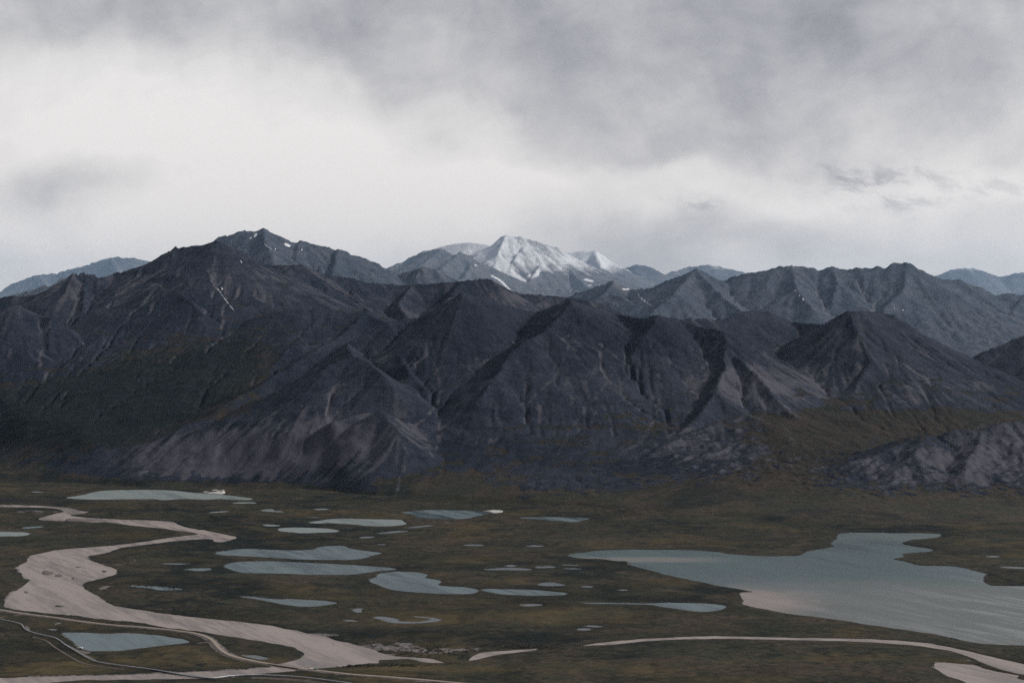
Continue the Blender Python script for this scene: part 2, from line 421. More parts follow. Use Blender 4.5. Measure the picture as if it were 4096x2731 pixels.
# ------------------------------------------------------------------ water outlines (photo pixels)
river = c1([(-140,220),(0,222),(150,226),(340,232),(470,240),(560,255),(600,270),(690,275),(620,290),(520,300),(560,312),(700,322),(880,335),(1060,338),(1200,345),(1310,350),(1340,370),(1380,388),(1460,405),(1560,418),(1640,435),(1700,448),(1760,458),(1790,470),(1750,488),(1680,505),(1615,500),(1600,485),(1560,478),(1480,485),(1380,490),(1250,505),(1120,520),(1000,535),(900,548),(850,572),(760,595),(680,605),(650,620),(700,650),(800,685),(870,705),(892,725),(870,745),(800,770),(720,790),(650,808),(620,830),(640,855),(690,885),(750,920),(790,955),(840,975),(940,998),(1080,1018),(1250,1045),(1420,1065),(1600,1085),(1800,1105)]) \
 + c2([(0,1115),(120,1130),(250,1150),(350,1175),(480,1200),(600,1230),(720,1262),(850,1290),(930,1310),(990,1340),(1060,1362),(1160,1370),(1260,1375),(1370,1385),(1420,1400),(1460,1412),(1380,1412),(1310,1405),(1250,1390),(1150,1385),(1050,1385),(970,1392),(965,1405),(985,1415),(880,1418),(780,1432),(700,1442),(600,1448),(500,1455),(400,1463),(330,1475),(200,1485),(100,1498),(0,1500)]) \
 + [(975,2693),(930,2700),(880,2709),(840,2711),(770,2710),(700,2712),(620,2716),(480,2718),(330,2719),(265,2723),(185,2731),(130,2745),(-80,2790),(-80,2710),(0,2709),(150,2706),(370,2701),(500,2700),(615,2695),(673,2691),(721,2689),(788,2686),(902,2681),(987,2675),(1055,2670),(1089,2666),(1110,2659),(1133,2653),(1155,2648),(1196,2634),(1217,2618),(1212,2605),(1191,2591),(1132,2578),(1069,2567),(1000,2559)] \
 + c1([(1860,1235),(1700,1210),(1600,1192),(1500,1178),(1400,1166),(1340,1156),(1250,1148),(1120,1122),(980,1105),(880,1095),(800,1085),(700,1080),(600,1060),(480,1050),(380,1045),(250,1028),(130,1015),(50,1000),(30,990),(30,960),(60,930),(85,885),(150,855),(230,795),(205,785),(165,765),(165,740),(140,715),(105,700),(150,680),(210,650),(200,620),(250,600),(350,580),(450,562),(600,548),(800,535),(950,520),(1100,500),(1200,485),(1320,465),(1420,455),(1505,445),(1460,430),(1380,425),(1250,405),(1150,395),(1000,380),(900,365),(820,355),(700,358),(600,350),(450,345),(340,340),(270,332),(330,315),(400,295),(470,280),(485,270),(460,258),(400,248),(300,242),(150,242),(0,240),(-140,240)])
side_channel = c2([(1640,1400),(1660,1380),(1700,1350),(1760,1335),(1860,1325),(1960,1320),(2076,1316),(2180,1312),(2120,1325),(1990,1340),(1900,1348),(1830,1362),(1740,1385)])
creek = c3([(605,1288),(700,1270),(800,1258),(950,1245),(1100,1232),(1300,1222),(1500,1215),(1700,1213),(2076,1222)]) + c4([(400,1227),(700,1230),(1000,1238),(1300,1260),(1500,1292),(1700,1338),(1850,1372),(2076,1425),(2300,1470),(2300,1530),(2076,1500),(1960,1480),(1830,1440),(1720,1390),(1560,1332),(1400,1302),(1200,1279),(1000,1262),(700,1249),(300,1242),(0,1237)]) + c3([(1800,1231),(1500,1233),(1200,1244),(1000,1262),(850,1278),(700,1285)])
corner_pond = c4([(1395,1405),(1500,1412),(1620,1425),(1700,1425),(1780,1460),(1880,1480),(1960,1497),(2060,1508),(2010,1525),(2076,1545),(2200,1560),(2200,1600),(1700,1580),(1600,1545),(1500,1515),(1440,1480),(1380,1440)])
big_lake = c3([(497,606),(550,592),(650,580),(760,568),(900,562),(1100,560),(1400,563),(1650,578),(1710,592),(1850,602),(2000,610)]) + c4([(200,612),(380,608),(430,580),(520,560),(600,545),(640,535),(610,515),(650,490),(675,465),(665,440),(800,432),(1100,435),(1450,440),(1455,460),(1380,475),(1280,485),(1230,485),(1140,510),(1200,530),(1290,545),(1370,552),(1390,570),(1320,580),(1200,585),(1150,598),(1170,610),(1150,622),(1085,630),(1120,640),(1220,660),(1260,680),(1400,682),(1520,685),(1640,702),(1720,725),(1798,742),(1765,775),(1775,800),(1800,830),(1900,834),(2076,838),(2300,842),(2500,1000),(2400,1280),(2076,1287),(1900,1278),(1700,1265),(1550,1230),(1420,1200),(1250,1175),(1000,1142),(780,1110),(650,1085),(500,1070),(300,1045),(180,1020),(0,988)]) + c3([(1880,990),(1820,970),(1835,935),(1810,910),(1790,885),(1900,880),(1915,875),(1850,865),(1750,850),(1640,830),(1500,800),(1390,780),(1280,755),(1180,730),(1100,705),(1000,685),(980,670),(970,650),(880,650),(780,632),(650,628),(560,622)])

lakes = [
 ("pale", c1([(475,170),(560,160),(640,145),(700,128),(780,116),(900,111),(1100,109),(1250,112),(1340,118),(1450,130),(1560,138),(1700,148),(1800,160),(1880,172),(1920,180),(1860,188),(1740,184),(1660,178),(1580,186),(1480,180),(1360,178),(1230,190),(1180,178),(1100,182),(900,182),(700,184),(560,178)])),
 ("pale", c2([(420,358),(500,345),(600,330),(700,325),(850,330),(1000,332),(1155,335),(1165,355),(1195,366),(1120,380),(1000,386),(880,382),(800,372),(640,365),(590,360),(520,368)])),
 ("teal", c2([(1140,280),(1240,270),(1330,262),(1450,262),(1600,266),(1740,270),(1820,280),(1780,298),(1700,310),(1640,328),(1500,333),(1350,330),(1255,318),(1250,302),(1200,292)])),
 ("pale", c2([(200,410),(230,398),(320,394),(450,396),(560,400),(640,410),(682,420),(640,430),(520,434),(400,440),(330,430),(240,425)])),
 ("pale", c2([(85,376),(140,370),(250,378),(200,384),(130,386)])),
 ("pale", c2([(66,266),(130,254),(190,256),(170,266),(270,274),(230,282),(140,276)])),
 ("pale", c2([(470,256),(530,250),(620,254),(530,264)])),
 ("pale", c2([(400,316),(470,316),(545,319),(520,322)])),
 ("pond", c2([(955,436),(1040,424),(1150,416),(1215,420),(1150,432),(1040,442),(980,443)])),
 ("pond", c2([(1160,400),(1250,386),(1330,376),(1415,376),(1340,388),(1240,400)])),
 ("pond", c2([(810,470),(880,461),(960,463),(900,474),(850,477)])),
 ("pond", c2([(940,519),(1000,518),(1040,524),(1000,528)])),
 ("pond", c2([(1460,354),(1490,349),(1518,354),(1490,360)])),
 ("teal", c1([(1610,592),(1660,574),(1760,560),(1900,553)]) + c2([(100,560),(300,566),(420,566),(520,552),(515,542),(600,532),(715,530),(735,550),(860,570),(1020,585),(940,600),(870,625),(780,637),(640,640),(450,640),(300,630),(0,612)]) + c1([(1760,608),(1680,605)])),
 ("teal", c1([(1685,685),(1720,665),(1800,652),(1887,650)]) + c2([(60,650),(120,648),(300,652),(600,668),(880,682),(1140,706),(1060,716),(960,722),(840,742),(740,752),(500,752),(300,744),(0,738)]) + c1([(1810,732),(1720,705)])),
 ("teal", c2([(880,788),(960,768),(958,745),(1040,730),(1120,726),(1260,730),(1340,745),(1345,758),(1310,770),(1380,785),(1460,798),(1410,830),(1500,838),(1620,842),(1740,862),(1710,890),(1600,900),(1400,895),(1200,880),(1050,862),(960,825)])),
 ("teal", c1([(1790,910),(1900,915)]) + c2([(120,930),(240,938),(280,930),(400,938),(560,945),(680,960),(600,978),(500,992),(400,992),(250,975),(180,960),(120,945),(40,935)])),
 ("teal", c1([(1205,666),(1300,662),(1430,668),(1400,674),(1260,672)])),
 ("teal", c1([(1370,706),(1480,704),(1590,698),(1600,716),(1500,724),(1430,716)])),
 ("teal", c1([(950,832),(1100,832),(1250,842),(1400,858),(1340,870),(1220,872),(1140,855),(1040,846)])),
 ("teal", c1([(455,1188),(520,1184),(640,1188),(800,1195),(960,1190),(1130,1200),(1290,1220),(1400,1240),(1450,1255),(1400,1268),(1260,1280),(1120,1295),(1000,1312),(880,1325),(760,1325),(680,1325),(630,1312),(590,1295),(560,1262),(500,1215)])),
 ("teal", c3([(-165,860),(-100,855),(40,858),(180,862),(300,866),(420,880),(500,884),(505,904),(400,908),(200,908),(60,900),(-60,890)])),
 ("teal", c3([(590,958),(700,960),(850,962),(1000,966),(1150,966),(1300,960),(1500,964),(1724,980),(1680,1012),(1600,1028),(1500,1030),(1380,1015),(1250,1000),(1150,976),(900,972),(700,968)])),
 ("pond", c3([(270,828),(310,812),(380,804),(460,818),(510,828),(440,838),(350,838)])),
 ("pond", c3([(-148,712),(0,698),(150,698),(265,710),(200,720),(0,718)])),
 ("pond", c3([(25,684),(80,672),(130,682),(90,694)])),
 ("pond", c3([(255,694),(330,683),(440,690),(380,700),(290,702)])),
 ("pond", c3([(430,674),(520,672),(630,682),(520,682)])),
 ("pond", c3([(440,704),(560,700),(640,708),(560,713)])),
 ("pond", c3([(150,980),(200,968),(330,972),(320,984),(200,990)])),
 ("pond", c3([(190,534),(260,526),(355,534),(280,542)])),
 ("pond", c2([(1585,527),(1680,519),(1795,527),(1700,536)])),
 ("pond", c3([(625,1137),(700,1131),(790,1140),(720,1147)])),
 ("pond", c3([(575,1158),(640,1150),(700,1160),(650,1172),(590,1168)])),
 ("pond", c3([(600,838),(660,832),(720,842),(650,848)])),
 ("pond", c3([(880,868),(930,860),(980,866),(930,872)])),
 ("pond", c2([(760,1016),(800,1004),(860,1004),(840,1016),(855,1030),(810,1038)])),
 ("pond", c2([(695,1096),(750,1088),(832,1100),(760,1106)])),
 ("pond", c2([(910,1072),(980,1064),(1060,1072),(1130,1088),(1120,1100),(1240,1106),(1320,1098),(1370,1088),(1350,1078),(1210,1066),(1260,1062),(1400,1076),(1460,1092),(1400,1104),(1300,1114),(1150,1118),(1050,1108),(980,1088)])),
 ("teal", c3([(130,316),(300,314),(500,318),(700,322),(640,340),(560,356),(470,345),(330,336),(180,328)])),
 ("pale", c1([(-90,425),(0,425),(120,428),(200,430),(235,440),(200,456),(80,462),(-90,462)])),
 ("teal", c1([(155,396),(220,386),(350,384),(300,394),(180,406)])),
 ("pale", c1([(215,126),(280,122),(355,128),(290,133)])),
 ("pond", c1([(400,1130),(430,1112),(480,1110),(440,1122)])),
 ("pond", c1([(360,1162),(400,1158),(440,1164),(410,1170)])),
 ("pond", [(968,2621),(990,2619),(1018,2618),(1045,2624),(1078,2632),(1060,2636),(1035,2637),(1005,2630)]),
 ("pale", c1([(1560,282),(1640,272),(1750,270),(1700,278),(1620,284)])),
 ("pale", c1([(1730,210),(1850,200),(1940,206),(1930,214),(1800,214)])),
 ("pond", c4([(1780,614),(1850,606),(1910,612),(1840,622)])),
 ("pond", c4([(1905,688),(2000,690),(2110,694),(2100,706),(1990,702),(1905,697)])),
 ("pond", c4([(1628,1396),(1660,1390),(1690,1396),(1660,1402)])),
]

def to_world(poly, n=2, jit=0.0, seed=1):
    p = chaikin(np.array([W(a, b)[:2] for a, b in poly]), n)
    if jit:
        nx = perlin(p[:, 0] / 40, p[:, 1] / 55, seed) * jit
        ny = perlin(p[:, 0] / 40 + 91, p[:, 1] / 55, seed) * jit * 1.5
        p = p + np.stack([nx, ny], 1)
    return p

WATERS = [("river", "river", to_world(river, 2, 9), M_RIVER), ("river", "side", to_world(side_channel, 2, 6), M_RIVER),
          ("river", "creek", to_world(creek, 2, 6), M_RIVER), ("pond", "corner", to_world(corner_pond, 2, 6), M_RIVER),
          ("lake", "big", to_world(big_lake, 2, 10), M_BIG)]
LM = {"pale": M_LAKE_PALE, "teal": M_LAKE, "pond": M_POND}
for i, (k, p) in enumerate(lakes):
    WATERS.append(("pond" if k == "pond" else "lake", k, to_world(p, 2, 5 if len(p) > 8 else 2, i), LM[k]))

def poly_sdf(px, py, poly, reach):
    """signed distance (negative inside) on flat arrays, only evaluated near the polygon"""
    out = np.full(px.shape, reach, np.float32)
    lo = poly.min(0) - reach; hi = poly.max(0) + reach
    idx = np.nonzero((px > lo[0]) & (px < hi[0]) & (py > lo[1]) & (py < hi[1]))[0]
    if not len(idx): return out
    x = px[idx].astype(np.float32); y = py[idx].astype(np.float32)
    d2 = np.full(x.shape, 1e12, np.float32); ins = np.zeros(x.shape, bool)
    a = poly; b = np.roll(poly, -1, 0)
    for (ax, ay), (bx, by) in zip(a, b):
        ex, ey = bx - ax, by - ay
        wx, wy = x - ax, y - ay
        t = np.clip((wx * ex + wy * ey) / (ex * ex + ey * ey + 1e-9), 0, 1)
        dx, dy = wx - ex * t, wy - ey * t
        np.minimum(d2, dx * dx + dy * dy, out=d2)
        if (ay > by) != (ay < by): pass
        c = ((ay > y) != (by > y))
        if c.any():
            ins ^= c & (x < (bx - ax) * (y - ay) / (by - ay + 1e-12) + ax)
    s = np.sqrt(d2); s[ins] *= -1
    out[idx] = np.minimum(s, reach)
    return out
def line_dist(px, py, pts, reach):
    out = np.full(px.shape, reach, np.float32)
    for a, b in zip(pts[:-1], pts[1:]):
        lo = np.minimum(a, b) - reach; hi = np.maximum(a, b) + reach
        idx = np.nonzero((px > lo[0]) & (px < hi[0]) & (py > lo[1]) & (py < hi[1]))[0]
        if not len(idx): continue
        e = b - a; wx = px[idx] - a[0]; wy = py[idx] - a[1]
        t = np.clip((wx * e[0] + wy * e[1]) / (e @ e + 1e-9), 0, 1)
        d = np.hypot(wx - e[0] * t, wy - e[1] * t)
        out[idx] = np.minimum(out[idx], d)
    return out

# ------------------------------------------------------------------ lines of the road and the pipeline
ROAD_Z, PIPE_Z = 3.2, 4.6
road_px = c1([(-200,985),(-60,1003),(0,1012),(100,1030),(250,1050),(450,1075),(650,1105),(850,1128),(1050,1140),(1200,1155),(1300,1165),(1400,1178),(1480,1190),(1560,1215),(1610,1245),(1640,1285),(1680,1325),(1740,1358),(1850,1385),(1950,1405)]) + \
          c2([(130,1417),(200,1428),(300,1443),(400,1457),(500,1468),(600,1480),(750,1497),(900,1508),(1050,1518),(1200,1530),(1400,1548),(1600,1565),(1750,1580),(2000,1610)])
road_line = chaikin([W(a, b, ROAD_Z)[:2] for a, b in road_px], 3, closed=False)
pipe_px = c1([(-200,1045),(-60,1072),(0,1083),(60,1095),(150,1115),(170,1130),(180,1152),(230,1180),(330,1205),(400,1218),(450,1240),(490,1275),(540,1305),(600,1340),(660,1375),(720,1402),(800,1417),(900,1430),(1000,1443),(1100,1455),(1180,1467),(1300,1487),(1400,1505),(1500,1520),(1600,1530),(1680,1519),(1760,1509),(1850,1504),(1950,1502),(2076,1507)]) + \
          c2([(300,1513),(450,1525),(600,1545),(750,1565),(850,1580),(1050,1608)])
pipe_line = chaikin([W(a, b, PIPE_Z)[:2] for a, b in pipe_px], 2, closed=False)
tracks = [(c1([(-60,1080),(0,1072),(100,1060),(200,1046)]), 5), (c1([(1380,1274),(1450,1270),(1500,1267),(1580,1258)]), 7),
          (c2([(1100,1580),(1180,1568),(1260,1558),(1350,1548)]), 5)]
track_lines = [(chaikin([W(a, b, 1.5)[:2] for a, b in p], 2, closed=False), w_) for p, w_ in tracks]

# ------------------------------------------------------------------ valley floor
def valley_floor():
    rows = np.concatenate([np.array([-6000, -3000, 0, 1500, 2600, 3300, 3800.]),
                           (CAM_H * F_PX / np.arange(1440, 560, -1.55)),
                           np.array([10900, 11500, 12500, 14000, 17000, 22000, 30000, 45000, 70000, 110000.])])
    us = np.concatenate([np.array([-16000, -9000, -6000, -4500, -3600, -3000.]), np.arange(-2640, 2641, 3.3), np.array([3000, 3600, 4500, 6000, 9000, 16000.])])
    Yg = np.repeat(rows[:, None], len(us), 1)
    Xg = us[None, :] * np.maximum(Yg, 3000) / F_PX
    x = Xg.ravel(); y = Yg.ravel()
    core = np.nonzero((y > 3900) & (y < 10800) & (np.abs(x / y) < 2700 / F_PX))[0]
    xc, yc = x[core], y[core]
    reach = 260.0
    sd = np.full(xc.shape, reach, np.float32); sdr = sd.copy()
    for i, (nm, k, poly, m) in enumerate(WATERS):
        s = poly_sdf(xc, yc, poly, reach)
        sd = np.minimum(sd, s)
        if nm == "river": sdr = np.minimum(sdr, s)
    rd = line_dist(xc, yc, road_line, 120.0); pd = line_dist(xc, yc, pipe_line, 90.0)
    # gentle swell of the moraine and polygon ground
    rel = 9.0 * fbm(xc, yc, 900, 5, .5, 3) + 3.0 * fbm(xc, yc, 160, 4, .55, 8)
    mor = np.exp(-(((xc + 1100) / 900) ** 2 + ((yc - 8300) / 900) ** 2)) + .8 * np.exp(-(((xc - 500) / 700) ** 2 + ((yc - 8600) / 380) ** 2))
    rel += mor * (8 + 14 * fbm(xc, yc, 190, 4, .55, 21, ridged=True))
    rel = np.maximum(rel + 4.0, 0.6)
    bank = 1.0 + 2.6 * sstep(fbm(xc, yc, 300, 3, .5, 5), -.3, .5)
    z_out = bank * (1 - np.exp(-np.maximum(sd, 0) / 7.0)) + (rel - 1) * sstep(sd, 5, 240)
    flat = np.minimum(sstep(rd, 12, 90), sstep(pd, 25, 88))
    z_out = 1.6 * (1 - flat) * sstep(sd, 0, 10) + z_out * (flat * .999 + .001) + 0.0
    z = np.where(sd > 0, z_out, np.maximum(sd * 0.22, -2.0))
    # masks
    n1 = fbm(xc, yc, 700, 5, .55, 31); n2 = fbm(xc, yc * 1.0, 200, 5, .55, 35); n3 = fbm(xc, yc, 60, 4, .6, 39)
    def at(px, py, rx, ry, amt):
        cx, cy, _ = W(px, py); ex = abs(W(px + rx, py)[0] - cx); ey = abs(W(px, py - ry)[1] - cy)
        return amt * np.exp(-(((xc - cx) / ex) ** 2 + ((yc - cy) / ey) ** 2))
    g = sstep(n1 * .6 + n2 * .55, .0, .35) * .65
    for a in [(640, 2470, 420, 60, 1.1), (700, 2330, 330, 40, 1.0), (900, 2130, 560, 55, 1.25), (350, 2035, 420, 22, 1.4), (1500, 1990, 500, 22, .7), (1100, 2190, 420, 40, .6), (1500, 2540, 520, 45, .8),
              (2150, 2560, 420, 22, 1.1), (1720, 2265, 260, 25, .9), (2400, 2400, 330, 12, .9), (2850, 2372, 130, 28, .9), (2290, 2288, 110, 14, .9), (1650, 2690, 500, 18, .9),
              (2500, 2630, 300, 30, .7), (1300, 2660, 140, 8, 1.0), (100, 2530, 260, 20, .7), (3300, 2520, 400, 14, .6), (2600, 2120, 420, 30, .5), (3500, 2120, 500, 25, .6), (3900, 2300, 300, 40, .5), (400, 2580, 60, 16, .7)]:
        g = g + at(*a) * (0.72 + .9 * n2 + .5 * n3)
    g = g + .55 * np.exp(-np.maximum(sd, 0) / 28.0) * sstep(n2, -.3, .4) * (sdr > 120)
    # willow grows all along the near river bank
    g = g + .5 * np.exp(-np.maximum(sdr, 0) / 30.0) * sstep(n2, -.5, .2)
    och = sstep(n2 * .6 + fbm(xc, yc, 420, 4, .5, 44) * .8, .0, .45) * .5
    for a in [(250, 2650, 320, 40, .9), (900, 2640, 350, 25, .8), (2000, 2440, 700, 45, .45), (1600, 2460, 350, 40, .4), (300, 2500, 250, 22, .7), (3700, 2640, 250, 20, .3), (1800, 2680, 800, 20, .5), (640, 2600, 260, 20, .4)]:
        och = och + at(*a) * (.7 + .8 * n3 + .4 * n2)
    peat = sstep(n2, -.2, .3) * np.exp(-np.maximum(sd, 0) / 16.0) * .75 * (sd > 0)
    peat += at(2150, 2580, 330, 9, .9) + at(180, 2008, 300, 8, 1.0) + at(1650, 2612, 160, 9, .5)
    gr = np.zeros_like(xc)
    for a in [(1480, 2585, 230, 16, 1.0), (1700, 2605, 200, 14, .9), (1250, 2540, 160, 10, .7), (620, 2440, 220, 5, .5), (190, 2050, 180, 8, .8), (440, 2260, 180, 18, .35), (420, 2350, 30, 30, .7), (560, 2240, 240, 22, .35), (1890, 2600, 60, 14, .6)]:
        gr = gr + at(*a)
    gr = gr * sstep(n3 + .5 * n2, -.45, .25) * .95
    gr += .75 * np.exp(-np.maximum(sdr - 2, 0) / 9.0) * sstep(n1 + .6 * n2, -.05, .25)
    gr += .9 * sstep(pd, 26, 12) * sstep(n3 + n2 * .5, -.2, .3) * .45
    gr += .62 * np.exp(-(np.abs(sd - 3) / 5.0) ** 2) * sstep(n3, -.3, .3) * (sdr > 60)
    gr = np.where(rd < 17, np.maximum(gr, .45 + .4 * n3), gr)
    Z = np.full(x.shape, 0.0, np.float32)
    R = np.zeros(x.shape, np.float32); G = R.copy(); B = R.copy(); A = R.copy()
    far = (y > 10000)
    Z[:] = np.where(far, -12, 0)
    Z[core] = z - np.clip((yc - 10000) / 80, 0, 12)
    R[core] = gr; G[core] = g; B[core] = och; A[core] = peat
    o = grid_mesh("valley_ground", Xg, Yg, Z.reshape(Xg.shape), M_GROUND, (R.reshape(Xg.shape), G.reshape(Xg.shape), B.reshape(Xg.shape), A.reshape(Xg.shape)))
    return struct(o)
valley_floor()
print("ground", time.time() - T0)

def flat_poly(name, poly, z, mat):
    me = bpy.data.meshes.new(name)
    me.from_pydata([(float(a), float(b), z) for a, b in poly], [], [list(range(len(poly)))])
    me.update()
    if me.polygons[0].normal.z < 0: me.flip_normals()
    me.materials.append(mat)
    return link(bpy.data.objects.new(name, me))
def dilate(poly, d):
    a = np.roll(poly, 1, 0); b = np.roll(poly, -1, 0)
    t = b - a; t /= (np.linalg.norm(t, axis=1)[:, None] + 1e-9)
    n = np.stack([t[:, 1], -t[:, 0]], 1)
    area = 0.5 * np.sum(poly[:, 0] * np.roll(poly[:, 1], -1) - np.roll(poly[:, 0], -1) * poly[:, 1])
    return poly + n * d * (1 if area > 0 else -1)
for i, (nm, k, poly, m) in enumerate(WATERS):
    o = flat_poly(nm, dilate(poly, 1.5), -0.02 * (i % 7) - (0.15 if k == "corner" else 0), m)
    struct(o)

# ------------------------------------------------------------------ mountains
def ridge_field(X, Y, ridges, base, k=14.0, warp=24.0, p=1.4, seed=50, wl=420.0, ds=1.0):
    """raise the ground to crest lines; ridges: (points (px, py, D km), side slope)"""
    h = base.copy()
    wx = warp * fbm(X, Y, wl, 4, .5, seed); wy = warp * 1.5 * fbm(X, Y, wl, 4, .5, seed + 7)
    XX, YY = X + wx, Y + wy
    x0, y0 = X[0, 0], Y[0, 0]; dx = X[0, 1] - X[0, 0]; dy = Y[1, 0] - Y[0, 0]
    for pts, s in ridges:
        q = np.array([P3(a[0], a[1], a[2] * ds) for a in pts])
        t_ = np.full(X.shape, -1e9, np.float32)
        for a, b in zip(q[:-1], q[1:]):
            rch = p * max(a[2], b[2], 20) / s + 60
            j0 = max(0, int((min(a[0], b[0]) - rch - x0) / dx)); j1 = min(X.shape[1], int((max(a[0], b[0]) + rch - x0) / dx) + 2)
            i0 = max(0, int((min(a[1], b[1]) - rch - y0) / dy)); i1 = min(X.shape[0], int((max(a[1], b[1]) + rch - y0) / dy) + 2)
            if j0 >= j1 or i0 >= i1: continue
            xs = XX[i0:i1, j0:j1]; ys = YY[i0:i1, j0:j1]
            ex, ey = b[0] - a[0], b[1] - a[1]
            t = np.clip(((xs - a[0]) * ex + (ys - a[1]) * ey) / (ex * ex + ey * ey + 1e-9), 0, 1)
            d = np.hypot(xs - a[0] - ex * t, ys - a[1] - ey * t)
            zr = a[2] + (b[2] - a[2]) * t
            bs = base[i0:i1, j0:j1]
            qq = np.maximum(zr - bs, 1.0)
            v = bs + qq * np.maximum(0, 1 - s * d / (p * qq)) ** p
            v = np.where(zr > bs, v, -1e9)
            np.maximum(t_[i0:i1, j0:j1], v, out=t_[i0:i1, j0:j1])
        ok = t_ > -1e8
        kk_ = np.clip(t_ - base, .01, k)
        h = np.where(ok, smax(np.where(ok, t_, h), h, kk_), h)
    return h
def spread_up(h): return h

def flow(h, dx, rnd):
    ny, nx = h.shape
    best = np.zeros(h.shape, np.float32); rec = np.arange(ny * nx).reshape(ny, nx).copy()
    idx = rec.copy(); dist = np.full(h.shape, dx, np.float32)
    core = (slice(1, ny - 1), slice(1, nx - 1))
    for di in (-1, 0, 1):
        for dj in (-1, 0, 1):
            if di == 0 and dj == 0: continue
            L = dx * math.hypot(di, dj)
            s = (h[core] - h[1 + di:ny - 1 + di, 1 + dj:nx - 1 + dj]) / L
            s = s * (1 + .35 * rnd[(di + 1) * 3 + dj + 1][core])
            b = best[core]; m = s > b
            b[m] = s[m]; rec[core][m] = idx[1 + di:ny - 1 + di, 1 + dj:nx - 1 + dj][m]; dist[core][m] = L
    hf = h.ravel(); order = np.argsort(hf)
    r = rec.ravel().tolist()
    acc = [dx * dx] * (ny * nx)
    for i in order[::-1].tolist():
        j = r[i]
        if j != i: acc[j] += acc[i]
    return order, r, dist, np.array(acc, np.float32).reshape(h.shape)

def erode(h, dx, iters, kk, m=0.5, seed=1, cap=2.0e6, var=1.0):
    rs = np.random.RandomState(seed)
    for it in range(iters):
        rnd = [rs.rand(*h.shape).astype(np.float32) for _ in range(9)]
        order, r, dist, acc = flow(h, dx, rnd)
        f = (kk * var * np.minimum(acc, cap) ** m / dist).ravel().tolist()
        H = h.ravel().tolist()
        for i in order.tolist():
            j = r[i]
            if j != i:
                fi = f[i]
                H[i] = (H[i] + fi * H[j]) / (1.0 + fi)
        h = np.array(H, np.float32).reshape(h.shape)
    return h, acc
def blur(a, n=1):
    for _ in range(n):
        b = a.copy()
        b[1:-1, 1:-1] = (a[1:-1, 1:-1] * 4 + 2 * (a[:-2, 1:-1] + a[2:, 1:-1] + a[1:-1, :-2] + a[1:-1, 2:]) + a[:-2, :-2] + a[2:, 2:] + a[:-2, 2:] + a[2:, :-2]) / 16
        a = b
    return a
def upsample(h, Xc, Yc, X, Y):
    fx = (X[0] - Xc[0, 0]) / (Xc[0, 1] - Xc[0, 0]); fy = (Y[:, 0] - Yc[0, 0]) / (Yc[1, 0] - Yc[0, 0])
    fx = np.clip(fx, 0, h.shape[1] - 1.001); fy = np.clip(fy, 0, h.shape[0] - 1.001)
    ix = fx.astype(int); iy = fy.astype(int); tx = fx - ix; ty = fy - iy
    a = h[:, ix] * (1 - tx) + h[:, ix + 1] * tx
    return (a[iy] * (1 - ty)[:, None] + a[iy + 1] * ty[:, None]).astype(np.float32)
def downhill_streaks(n, h, dx, steps=9, stride=1.4):
    """smear noise along the fall line, as scree does"""
    hs = blur(h, 5); gy, gx = np.gradient(hs, dx); L = np.hypot(gx, gy) + 1e-4
    gx = gx / L; gy = gy / L
    ny, nx = h.shape; acc = n.copy(); tot = 1.0
    I, J = np.meshgrid(np.arange(ny, dtype=np.float32), np.arange(nx, dtype=np.float32), indexing='ij')
    for sg in (-1, 1):
        i, j = I.copy(), J.copy()
        for k in range(steps):
            a = np.clip(i, 0, ny - 1).astype(np.int32); b = np.clip(j, 0, nx - 1).astype(np.int32)
            i += sg * gy[a, b] * stride; j += sg * gx[a, b] * stride
            a = np.clip(i + .5, 0, ny - 1).astype(np.int32); b = np.clip(j + .5, 0, nx - 1).astype(np.int32)
            acc = acc + n[a, b]; tot += 1
    acc /= tot
    return ((acc - acc.mean()) / (acc.std() + 1e-6)).astype(np.float32)
def mesh_grid(x0, x1, y0, y1, dx):
    xs = np.arange(x0, x1 + .1, dx); ys = np.arange(y0, y1 + .1, dx)
    X, Y = np.meshgrid(xs, ys); return X.astype(np.float64), Y.astype(np.float64)
def slope_of(h, dx):
    gy, gx = np.gradient(h, dx); return np.hypot(gx, gy)
def near_px(X, Y, Z, px, py, rx, ry):
    """weight around a spot of the landscape found by its bearing and height angle from the viewpoint"""
    u = 2048 + X / Y * F_PX; v = 1365.5 + (CAM_H - Z) / Y * F_PX
    return np.exp(-(((u - px) / rx) ** 2 + ((v - py) / ry) ** 2))
def toe_cap(X, Y, h):
    """the valley floor stays flat as far as the mountain foot, seen at these bearings / angles"""
    u = 2048 + X / Y * F_PX
    tp = np.interp(u, [-400, 0, 300, 430, 560, 900, 1300, 1500, 2000, 2300, 2700, 3300, 3700, 4100, 4600], [1926, 1926, 1936, 1946, 1953, 1955, 1972, 1995, 2030, 2048, 2085, 2112, 2116, 2118, 2118])
    D = CAM_H * F_PX / (tp - 1365.5) + 25 + 150 * np.abs(fbm(X, Y, 800, 4, .55, 250))
    d = np.maximum(Y - D, 0)
    qc = np.interp(u, [0, 760, 1350, 1650, 2900, 3300], [.00012, .00055, .0006, .00035, .00030, .00025])
    cap = .09 * d + qc * d * d
    return np.where(Y < D, 0, -smax(-h, -cap, np.clip(.6 * cap, .01, 90)))
